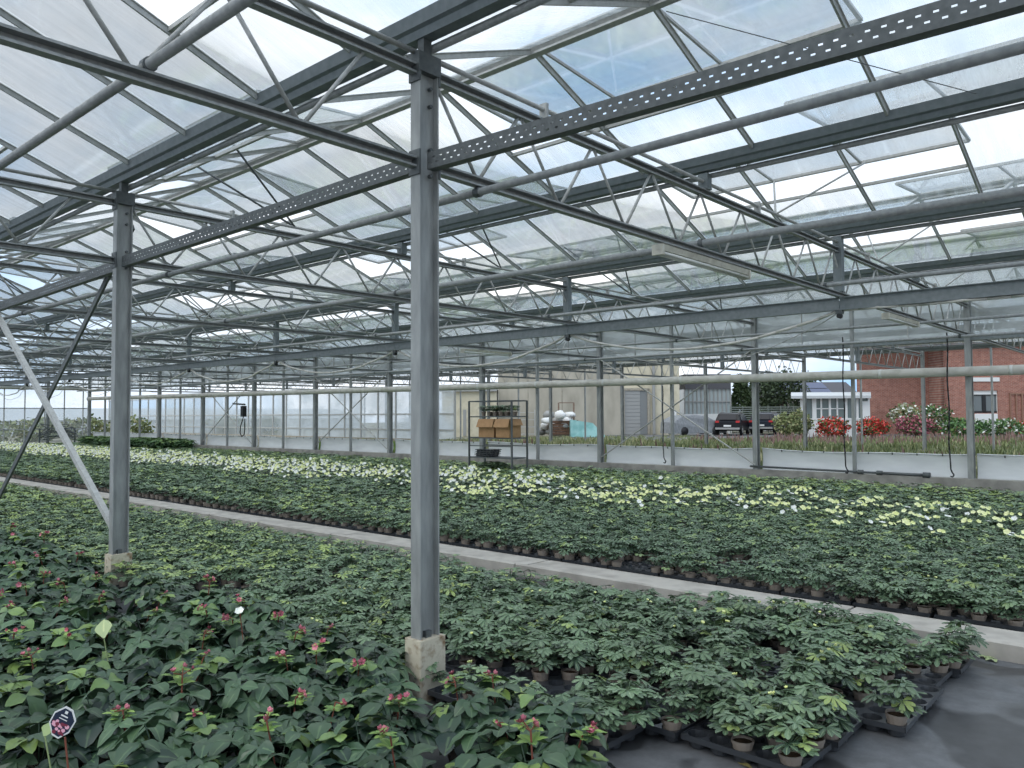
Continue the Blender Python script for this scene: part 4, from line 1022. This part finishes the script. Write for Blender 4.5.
mb = MB(); wall_holes(mb, XX(944), X(1100), top, [(XX(972.5), XX(998), wz0, wz1)], -2.0, -1.6); mb.box(XX(944), XX(944)+.35, -2.0, 0.1, -.1, top); mb.box(X(1100)-.35, X(1100), -2, 7, -.1, top); mb.build('front_wall', M['brick'], t)
a, b = XX(972.5), XX(998)
w = MB(); w.box(a, b, -1.9, -1.8, wz1-.28, wz1); w.box(a, a+.03, -1.9, -1.8, wz0, wz1); w.box(b-.03, b, -1.9, -1.8, wz0, wz1)
wo = w.build('house_window', M['white'], t); w2 = MB(); w2.box(a+.03, b-.03, -1.88, -1.8, wz0, wz0+.14); w2.box(a+.03, b-.03, -1.88, -1.8, wz1-.36, wz1-.28); w2.box(a+(b-a)*.42, a+(b-a)*.56, -1.88, -1.8, wz0, wz1-.3); w2.build('dark_sash', M['black'], wo); MB().box(a, b, -1.82, -1.78, wz0, wz1).build('window_pane', M['winglass'], wo)
MB().box(a+.1, b-.1, -2.06, -2.0, .15, wz0-.05).build('white_panel', M['white'], t)
MB().box(a-.1, b+.1, -2.08, -1.98, zat(985, 381.5, d-2), zat(985, 377.5, d-2)).build('upper_sill', M['white'], t)
mb = MB()
for i in range(7): x = XX(1009)+i*.42; mb.box(x, x+.07, -2.12, -2.02, .2, zat(1015, 393, d-2))
mb.box(XX(1009), XX(1009)+2.8, -2.1, -2.04, zat(1015, 393, d-2)-.1, zat(1015, 393, d-2)); mb.build('trellis', mat('trellis_brown', (.30, .17, .12), .8), t)
mb = MB()
for i in range(2):
    for j in range(5): mb.box(X(937.5+i*3), X(939.5+i*3), -.02, .02, zat(938, 404-i*1.2-(j-.5)*2.4, d), zat(938, 402.6-i*1.2-(j-.5)*2.4, d))
mb.build('ventilation_slots', M['black'], t)
skew(MB(), 853, 1105, 58, 848, -2.6, 7, top, top+.35).build('house_eaves', M['white'], t)
# slate roof house left of it
t = local(770, 72, 'low house with blue-grey solar panels on its roof behind the conservatory', 'solar_roof_house', 'house'); X = lambda p: lx(p, 770, 72)
zb, ze = zat(790, 397, 72), zat(790, 381, 72)
MB().box(X(765), X(860), 0, 6, -.1, zb).build('house_wall', M['white'], t)
MB().add([(X(757), -.4, zb), (X(860), -.4, zb), (X(860), 3, ze), (X(765), 3, ze), (X(860), 6.4, zb), (X(757), 6.4, zb)], [(0, 1, 2, 3), (3, 2, 4, 5), (0, 3, 5), (1, 4, 2)]).build('house_roof', M['rooftile'], t)
mb = MB()
for i in range(3):
    for j in range(2):
        x0 = X(770)+i*2.0; f0, f1 = .12+.42*j, .5+.42*j; P = lambda f: (-.4+3.4*f, zb+(ze-zb)*f+.06)
        a0, a1 = P(f0), P(f1); mb.add([(x0, a0[0], a0[1]), (x0+1.85, a0[0], a0[1]), (x0+1.85, a1[0], a1[1]), (x0, a1[0], a1[1])], [(0, 1, 2, 3)])
mb.build('solar_panel', M['solar'], t)
# conservatory
d = 53
t = local(800, d, 'white framed conservatory with a flat roof in front of the brick house', 'conservatory', 'conservatory'); X = lambda p: lx(p, 800, d)
zr = zat(820, 395, d); zsill = zat(820, 419, d); zh = zat(820, 398.5, d)
skew(MB(), 801, 869, 53, 800, 0, 3.4, -.1, zsill).build('sill_wall', M['white'], t)
skew(MB(), 791, 871, 53, 800, -.5, 3.6, zr-.24, zr-.06, zr+.1, zr+.28).build('conservatory_roof', mat('pale_grey_roof', (.55, .57, .57), .5), t)
mb = MB()
for q in (801.5, 813, 815, 829.5, 846, 857, 868.5): mb.box(X(q)-.07, X(q)+.07, -.03, .08, zsill-.05, zr-.1)
mb.box(X(801), X(869), -.03, .08, zh, zr-.1); mb.box(X(801), X(869), -.04, .09, zsill-.06, zsill+.05)
for q in (821, 837): mb.box(X(q)-.05, X(q)+.05, -.02, .06, zsill, zh); mb.box(X(q)-.5, X(q)+.5, -.02, .06, (zsill+zh)/2-.03, (zsill+zh)/2+.03)
mb.build('sash_frame', M['white'], t)
MB().box(X(802), X(868), .05, .07, zsill, zh).build('conservatory_glass', mat('grey_green_glass', (.13, .17, .17), .2, 0, .5), t)
MB().box(X(861.5), X(868.5), -.05, .0, 0, zh-.2).build('white_door', M['white'], t)
# cars
def car(px, py, d, heading, col, lab, cover=False, suv=True):
    base = at(px, py, d)
    t = thing('parked_car', (base.x, base.y, 0), lab, 'car', None, heading); paint = mat('car_paint', col, .35 if not cover else .8, .0, .25, None)
    L, W, Ht = 4.35, 1.82, 1.62
    side = [(-2.15, .45), (-2.12, .95), (-1.95, 1.08), (-1.78, 1.52), (-1.3, 1.62), (.2, 1.6), (.75, 1.42), (1.15, 1.05), (1.95, .92), (2.15, .7), (2.15, .4), (1.75, .32), (-1.8, .32)]
    if cover: side = [(-2.2, .15), (-2.15, .95), (-1.9, 1.15), (-1.35, 1.42), (-.2, 1.5), (.6, 1.4), (1.2, 1.1), (2.05, .95), (2.25, .6), (2.2, .15)]
    n = len(side); vs = []; 
    for yy, k in ((-W/2, .0), (-W/2+.06, 1), (W/2-.06, 1), (W/2, 0)):
        for x, z in side:
            taper = 1 if z < 1.0 else 1-.22*(z-1.0)/.6
            inset = .04 if k == 0 else 0
            zz = z-(.05 if (k == 0 and z > .9) else 0); vs.append((x*(1-.01*(1-k)), yy*taper, zz))
    fs = []
    for q in range(3):
        for i in range(n): j = (i+1) % n; fs.append((q*n+i, q*n+j, (q+1)*n+j, (q+1)*n+i))
    fs += [tuple(range(n)), tuple(range(3*n, 4*n))[::-1]]
    mb = MB(); mb.add(vs, fs); mb.build('car_body' if not cover else 'car_cover', paint if not cover else M['cover'], t)
    for sx in (-1.3, 1.32):
        for sy in (-1, 1):
            w = MB().tube((sx, sy*(W/2-.16), .33), (sx, sy*(W/2+.012), .33), .34 if not cover else .30, 18).build('wheel', M['black'], t, True)
            if not cover: MB().tube((sx, sy*(W/2+.012), .33), (sx, sy*(W/2+.02), .33), .2, 12).build('wheel_rim', M['alu'], w)
    if not cover:
        gm_ = mat('rear_glass', (.02, .02, .025), .45, 0, .3)
        MB().add([(-2.03, -.62, 1.12), (-2.03, .62, 1.12), (-1.83, .55, 1.47), (-1.83, -.55, 1.47)], [(0, 1, 2, 3)]).build('rear_window', gm_, t)
        for s in (-1, 1): MB().add([(-1.7, s*(W/2+.005), 1.05), (.95, s*(W/2+.005), 1.05), (.35, s*(W/2*.83+.012), 1.5), (-1.5, s*(W/2*.83+.012), 1.5)], [(0, 1, 2, 3)]).build('side_window', mat('car_glass', (.05, .06, .07), .25, 0, .4), t)
        for s in (-1, 1): MB().box(-2.17, -2.05, s*.72-.13, s*.72+.13, .90, 1.04).build('tail_lamp', M['petal_red'], t)
        MB().box(-2.18, -2.14, -.26, .26, .62, .74).build('number_plate', M['white'], t)
        MB().box(-2.2, -2.08, -.85, .85, .42, .56).build('bumper', M['rollgrey'], t)
        for s in (-1, 1): MB().tube((-1.4, s*.62, 1.66), (.3, s*.62, 1.65), .025, 6).build('roof_rail', M['alu'], t)
    return t
M['cover'] = mat('car_cover_fabric', (.30, .31, .32), .8, 0, .3, (8, (.2, .21, .22), .4, .65, (3, 3, .5)))
fdir = math.atan2(HF.y, HF.x)
car(733, 432, 58, fdir-.45, (.012, .013, .016), 'black estate car with red tail lamps parked beside the covered car')
car(768, 431.5, 60, fdir-.55, (.014, .018, .03), 'dark blue-black car parked farthest right, partly behind a wall post')
car(693, 433, 57, fdir-1.2, (.3, .3, .3), 'car under a wrinkled grey fabric cover', True)
# scrap by the warehouse
def scrap():
    d = 56; g = 'scrap pile by the warehouse'
    R = random.Random(9)
    for i in range(12):
        px = 541+i*2.6+R.uniform(-1, 1); z = R.uniform(.2, .4)+(1.4 if i % 3 == 0 else .5)*R.random(); w = hz(px, d+R.uniform(-1, 1)); mb = MB().blob((0, 0, 0), R.uniform(.35, .55), .35, R.uniform(.2, .34), i, .2)
        lab = 'white plastic sack in the heap by the warehouse wall'
        o = mb.build('scrap_sack', M['white'] if i % 3 else M['rollgrey'], smooth=True, label=lab if i % 3 else 'grey plastic sack in the heap by the warehouse wall', cat='sack', group='white scrap sacks' if i % 3 else 'grey scrap sacks'); o.location = (w.x, w.y, .33+.5*(i % 4)*.8)
    w = hz(563, d); t = thing('wooden_crate', (w.x, w.y, 0), 'brown wooden crate at the end of the scrap heap', 'crate', rz=RZF)
    mb = MB()
    for i in range(5): mb.box(-1.0, 1.0, -.5, -.47, .15+i*.2, .31+i*.2)
    for s in (-1, 1): mb.box(s*1.0-.03, s*1.0+.03, -.5, .5, .1, 1.15)
    mb.box(-1, 1, .45, .5, .1, 1.1); mb.build('crate_side', mat('crate_wood', (.16, .09, .06), .9), t); MB().box(-1, 1, -.5, .5, .05, .15).build('crate_base', M['bark'], t)
    w = hz(566, d+1.3); t = thing('steel_cage', (w.x, w.y, 0), 'tall thin rusty steel cage frame above the wooden crate', 'cage', rz=RZF); mb = MB()
    for sx in (-.55, .55):
        for sy in (-.4, .4): mb.bar((sx, sy, 0), (sx, sy, 2.4), .06, .06)
    for z in (.2, 1.3, 2.4): mb.bar((-.55, -.4, z), (.55, -.4, z), .05, .05); mb.bar((-.55, .4, z), (.55, .4, z), .05, .05)
    mb.build('cage_frame', M['rust'], t)
    w = hz(582, d-1); t = thing('tarpaulin_heap', (w.x, w.y, 0), 'turquoise tarpaulin draped over a sloping heap by the warehouse', 'tarpaulin', rz=RZF)
    m = mat('turquoise_tarp', (.20, .42, .40), .6, 0, .3, (2, (.30, .52, .50), .4, .6))
    MB().add([(-.85, -.6, -.02), (1.6, -.6, -.02), (.7, -.25, .95), (-.85, -.35, 1.2), (-.85, .6, -.02), (1.6, .6, -.02), (.7, .3, .95), (-.85, .4, 1.2)], [(0, 1, 2, 3), (5, 4, 7, 6), (3, 2, 6, 7), (1, 5, 6, 2), (0, 3, 7, 4)]).build('tarp', m, t)
    for i, px in enumerate((515, 523, 531)):
        w = hz(px, d-1); t = thing('trolley_rack', (w.x, w.y, 0), 'upright empty plant trolley frame parked by the warehouse', 'trolley', 'empty trolleys by the warehouse', RZF); mb = MB()
        for sx in (-.25, .25):
            for sy in (-.5, .5): mb.bar((sx, sy, .1), (sx, sy, 1.9), .05, .05)
        for z in (.2, .7, 1.2, 1.7): mb.box(-.25, .25, -.5, .5, z-.02, z+.02)
        mb.build('rack_frame', M['alu'], t)
scrap()
# trees, hedge, fence, shrubs
def foliage_mass(name, c, rx, ry, rz, n, leaf, m, lab, cat, seed, kind=None, shape='ell', trunk=None, flowers=None):
    R = random.Random(seed); p = PM()
    for i in range(n):
        a = R.uniform(0, 2*PI); u = R.uniform(-1, 1); rr = R.uniform(.55, 1.0)**.6; s = math.sqrt(1-u*u)
        if shape == 'cone': k = 1-(u+1)/2*.85; q = Vector((math.cos(a)*rx*k*rr, math.sin(a)*ry*k*rr, u*rz))
        else: q = Vector((math.cos(a)*s*rx*rr, math.sin(a)*s*ry*rr, u*rz*rr))*(1+.18*math.sin(a*3+u*5+seed))
        nn = Vector((R.uniform(-1, 1), R.uniform(-1, 1), R.uniform(-.4, 1))); d_ = Vector((R.uniform(-1, 1), R.uniform(-1, 1), R.uniform(-.8, .8)))
        fl = flowers and R.random() < flowers
        p.leaflet(q, d_, nn, leaf*R.uniform(.7, 1.3), leaf*.75, R.random(), 1 if fl else 0, 2, .2, .2)
    t = thing(name, (c[0], c[1], 0), lab, cat)
    o = link('crown' if trunk else 'foliage', p.mesh('crown', [M[m], M[flowers and flow_m or m]]), t); o.location = (0, 0, c[2])
    if trunk: MB().tube((0, 0, -.1), (0, 0, c[2]), trunk, 8, trunk*.5).build('tree_trunk', M['bark'], t, True)
    else: MB().tube((0, 0, -.1), (0, 0, c[2]), .05, 6, .02).build('stem', M['bark'], t, True)
    return t
flow_m = 'petal_red'
for i, (px, d, zt, rx, lab) in enumerate(((741, 68, 4.6, 1.5, 'dark conical evergreen tree behind the black estate car'), (783, 69, 5.0, 1.9, 'bushy green tree between the parked cars and the conservatory'), (762, 73, 4.9, 1.9, 'green tree rising between two others behind the cars'), (806, 80, 5.2, 2.0, 'tall green tree behind the conservatory roof'))):
    w = hz(px, d); foliage_mass('garden_tree', (w.x, w.y, zt/2+.2), rx, rx, zt/2, 2600, .30, 'tree', lab, 'tree', 30+i, shape='cone' if i == 0 else 'ell', trunk=.15)
w = hz(770, 62.5); t = thing('garden_fence', (w.x, w.y, 0), 'grey-green wire fence panels behind the parked cars', 'fence', rz=RZF); mb = MB()
for i in range(7): mb.box(-3.2+i*1.0, -3.15+i*1.0, -.03, .03, 0, 2.15)
for i in range(12): mb.box(-3.2, 2.8, -.012, .012, .2+i*.165, .27+i*.165)
mb.build('fence_panel', mat('fence_grey', (.22, .25, .22), .7), t)
for i, (px, d, zc, rx, rz_, fm, lab) in enumerate(((832, 50, .62, 1.0, .62, 'petal_red', 'round mound of red flowers before the conservatory, farther from the pink bush'), (872, 50, .62, .95, .60, 'petal_red', 'round mound of red flowers beside the conservatory door'), (915, 50, .75, 1.2, .65, 'petal_pink', 'pink flowering bush against the brick wall'), (1015, 52, .5, .7, .4, 'petal_red', 'small red flowering clump under the wooden trellis'))):
    flow_m = fm; w = hz(px, d); foliage_mass('flower_bush', (w.x, w.y, zc), rx, rx*.8, rz_, 1500, .16, 'leaf_bright', lab, 'flowering bush', 50+i, flowers=.62)
flow_m = 'petal_white'
for i, (px, d, zc, rx, rz_, f, lab) in enumerate(((800, 51, .9, .7, .8, 0, 'olive green shrub at the corner of the conservatory'), (786, 53, .8, .8, .75, 0, 'olive green shrub beside the dark blue car'), (905, 53, 1.25, 1.0, .9, .25, 'pale flowering shrub rising behind the pink bush'), (933, 54, 1.15, 1.2, .9, .12, 'green shrub with yellow-green leaves at the inner corner of the brick house'), (962, 49, .6, 1.3, .55, .05, 'green shrub before the front brick wall'), (1000, 49, .6, 1.5, .5, .1, 'low green shrub under the white-sashed window'))):
    w = hz(px, d); foliage_mass('garden_shrub', (w.x, w.y, zc), rx, rx*.8, rz_, 900, .2, 'leaf_bright' if i > 2 else 'weed', lab, 'shrub', 70+i, flowers=f)
pts = []
for _ in range(900):
    q = hz(random.uniform(690, 1060), random.uniform(36, 47)); pts.append((q.x, q.y, -.05, random.uniform(.8, 1.5), random.uniform(0, 6), random.randrange(9), random.uniform(-.3, .1)))
for _ in range(500):
    q = hz(random.uniform(490, 700), random.uniform(38, 56)); pts.append((q.x, q.y, -.05, random.uniform(.5, .9), random.uniform(0, 6), random.randrange(5), random.uniform(-.2, .3)))
scatter('garden_weeds', wd, pts, [M['weed'], M['heather']], kind='stuff', label='rough grass and border plants in front of the house and warehouse', cat='weeds')
# left: whitewashed neighbouring house and pale buildings beyond the glass
mb = MB(); mb.add([(-30.0, gy(4)+13, -.1), (-75, gy(4)+13, -.1), (-75, gy(4)+13, 3.0), (-30.0, gy(4)+13, 3.0)], [(0, 1, 2, 3)])
t = thing('glasshouse_wall', (0, 0, 0), 'whitewashed glass wall of another greenhouse seen through the far half of the side wall', 'greenhouse wall'); mb.build('white_glass', M['farglass'], t)
mb = MB()
x = -30.0
while x > -75: mb.box(x-.04, x+.04, gy(4)+12.95, gy(4)+13.05, -.1, 3.2); x -= 1.6
for z in (.75, 1.62, 3.0): mb.box(-75, -30, gy(4)+12.96, gy(4)+13.04, z-.04, z+.04)
mb.build('wall_mullions', M['alu'], t)
MB().box(-75, -30, gy(4)+12.9, gy(4)+13.1, -.1, .25).build('wall_plinth', M['concrete'], t)
w = at(181, 430, 60)
t = local(184, 74, 'beige gabled store building seen through the glass near the far corner', 'gabled_store', 'building'); X = lambda p: lx(p, 184, 74)
zt = zat(184, 394, 74)
MB().add([(X(163), 0, -.1), (X(192), 0, -.1), (X(192), 0, zt), (X(168), 0, zt), (X(163), 8, -.1), (X(192), 8, -.1), (X(192), 8, zt), (X(168), 8, zt)], [(0, 1, 2, 3), (5, 4, 7, 6), (3, 2, 6, 7), (1, 5, 6, 2), (0, 3, 7, 4)]).build('store_wall', M['cream'], t)
MB().add([(X(192), 0, zt), (X(213), 0, zat(213, 424, 74)), (X(213), 0, -.1), (X(192), 0, -.1), (X(192), 6, zt), (X(213), 6, zat(213, 424, 74)), (X(213), 6, -.1), (X(192), 6, -.1)], [(3, 2, 1, 0), (4, 5, 6, 7), (0, 1, 5, 4), (1, 2, 6, 5)]).build('lean_to', M['concrete'], t)
t = thing('distant_glasshouse', (-78, 0, 0), 'long white greenhouse with a grey roof beyond the glazed end wall', 'greenhouse')
mb = MB().box(-10, 0, -30, 60, -.1, 1.25); mb.build('white_wall', M['sheet'], t)
MB().add([(.3, -30, 1.25), (.3, 60, 1.25), (-5, 60, 2.4), (-5, -30, 2.4), (-10, -30, 1.25), (-10, 60, 1.25)], [(0, 1, 2, 3), (3, 2, 5, 4), (1, 5, 2), (0, 3, 4)]).build('grey_roof', mat('greenhouse_roof_grey', (.42, .45, .46), .5), t)
w = (-62, 24)
for i in range(4): foliage_mass('scrub_bush', (-58-i*1.0, 15+i*3.4, .7), 1.6, 1.6, .8, 700, .28, 'weed', 'pale scrub bush outside the end wall corner, '+['nearest the corner post', 'second from the corner', 'third from the corner', 'farthest from the corner'][i], 'bush', 90+i)

# ------------------------------------------------------------------ sky
wd_ = bpy.data.worlds.new('sky'); S.world = wd_; wd_.use_nodes = True; nt = wd_.node_tree; bg = nt.nodes['Background']
tc = nt.nodes.new('ShaderNodeTexCoord'); mp = nt.nodes.new('ShaderNodeMapping'); mp.inputs['Scale'].default_value = (1, 1, 2.2); mp.inputs['Location'].default_value = (.35, .1, .2)
n = nt.nodes.new('ShaderNodeTexNoise'); n.inputs['Scale'].default_value = 2.0; n.inputs['Detail'].default_value = 7; n.inputs['Roughness'].default_value = .55
r = nt.nodes.new('ShaderNodeValToRGB'); r.color_ramp.elements[0].position = .36; r.color_ramp.elements[1].position = .54
r.color_ramp.elements[0].color = (.34, .56, .84, 1); r.color_ramp.elements[1].color = (.82, .87, .93, 1)
e = r.color_ramp.elements.new(.70); e.color = (.97, .97, .96, 1)
nt.links.new(tc.outputs['Generated'], mp.inputs[0]); nt.links.new(mp.outputs[0], n.inputs[0]); nt.links.new(n.outputs[0], r.inputs[0]); nt.links.new(r.outputs[0], bg.inputs[0]); bg.inputs[1].default_value = 1.3
sun = bpy.data.lights.new('sun', 'SUN'); sun.energy = 1.1; sun.angle = .7; sun.color = (1, .97, .92)
so = bpy.data.objects.new('sun', sun); COL.objects.link(so); so.rotation_euler = (math.radians(38), math.radians(12), math.radians(-20))
S.cycles.transparent_max_bounces = 24; S.cycles.max_bounces = 7; S.cycles.diffuse_bounces = 3; S.cycles.glossy_bounces = 2; S.cycles.use_denoising = True
S.cycles.caustics_reflective = False; S.cycles.caustics_refractive = False
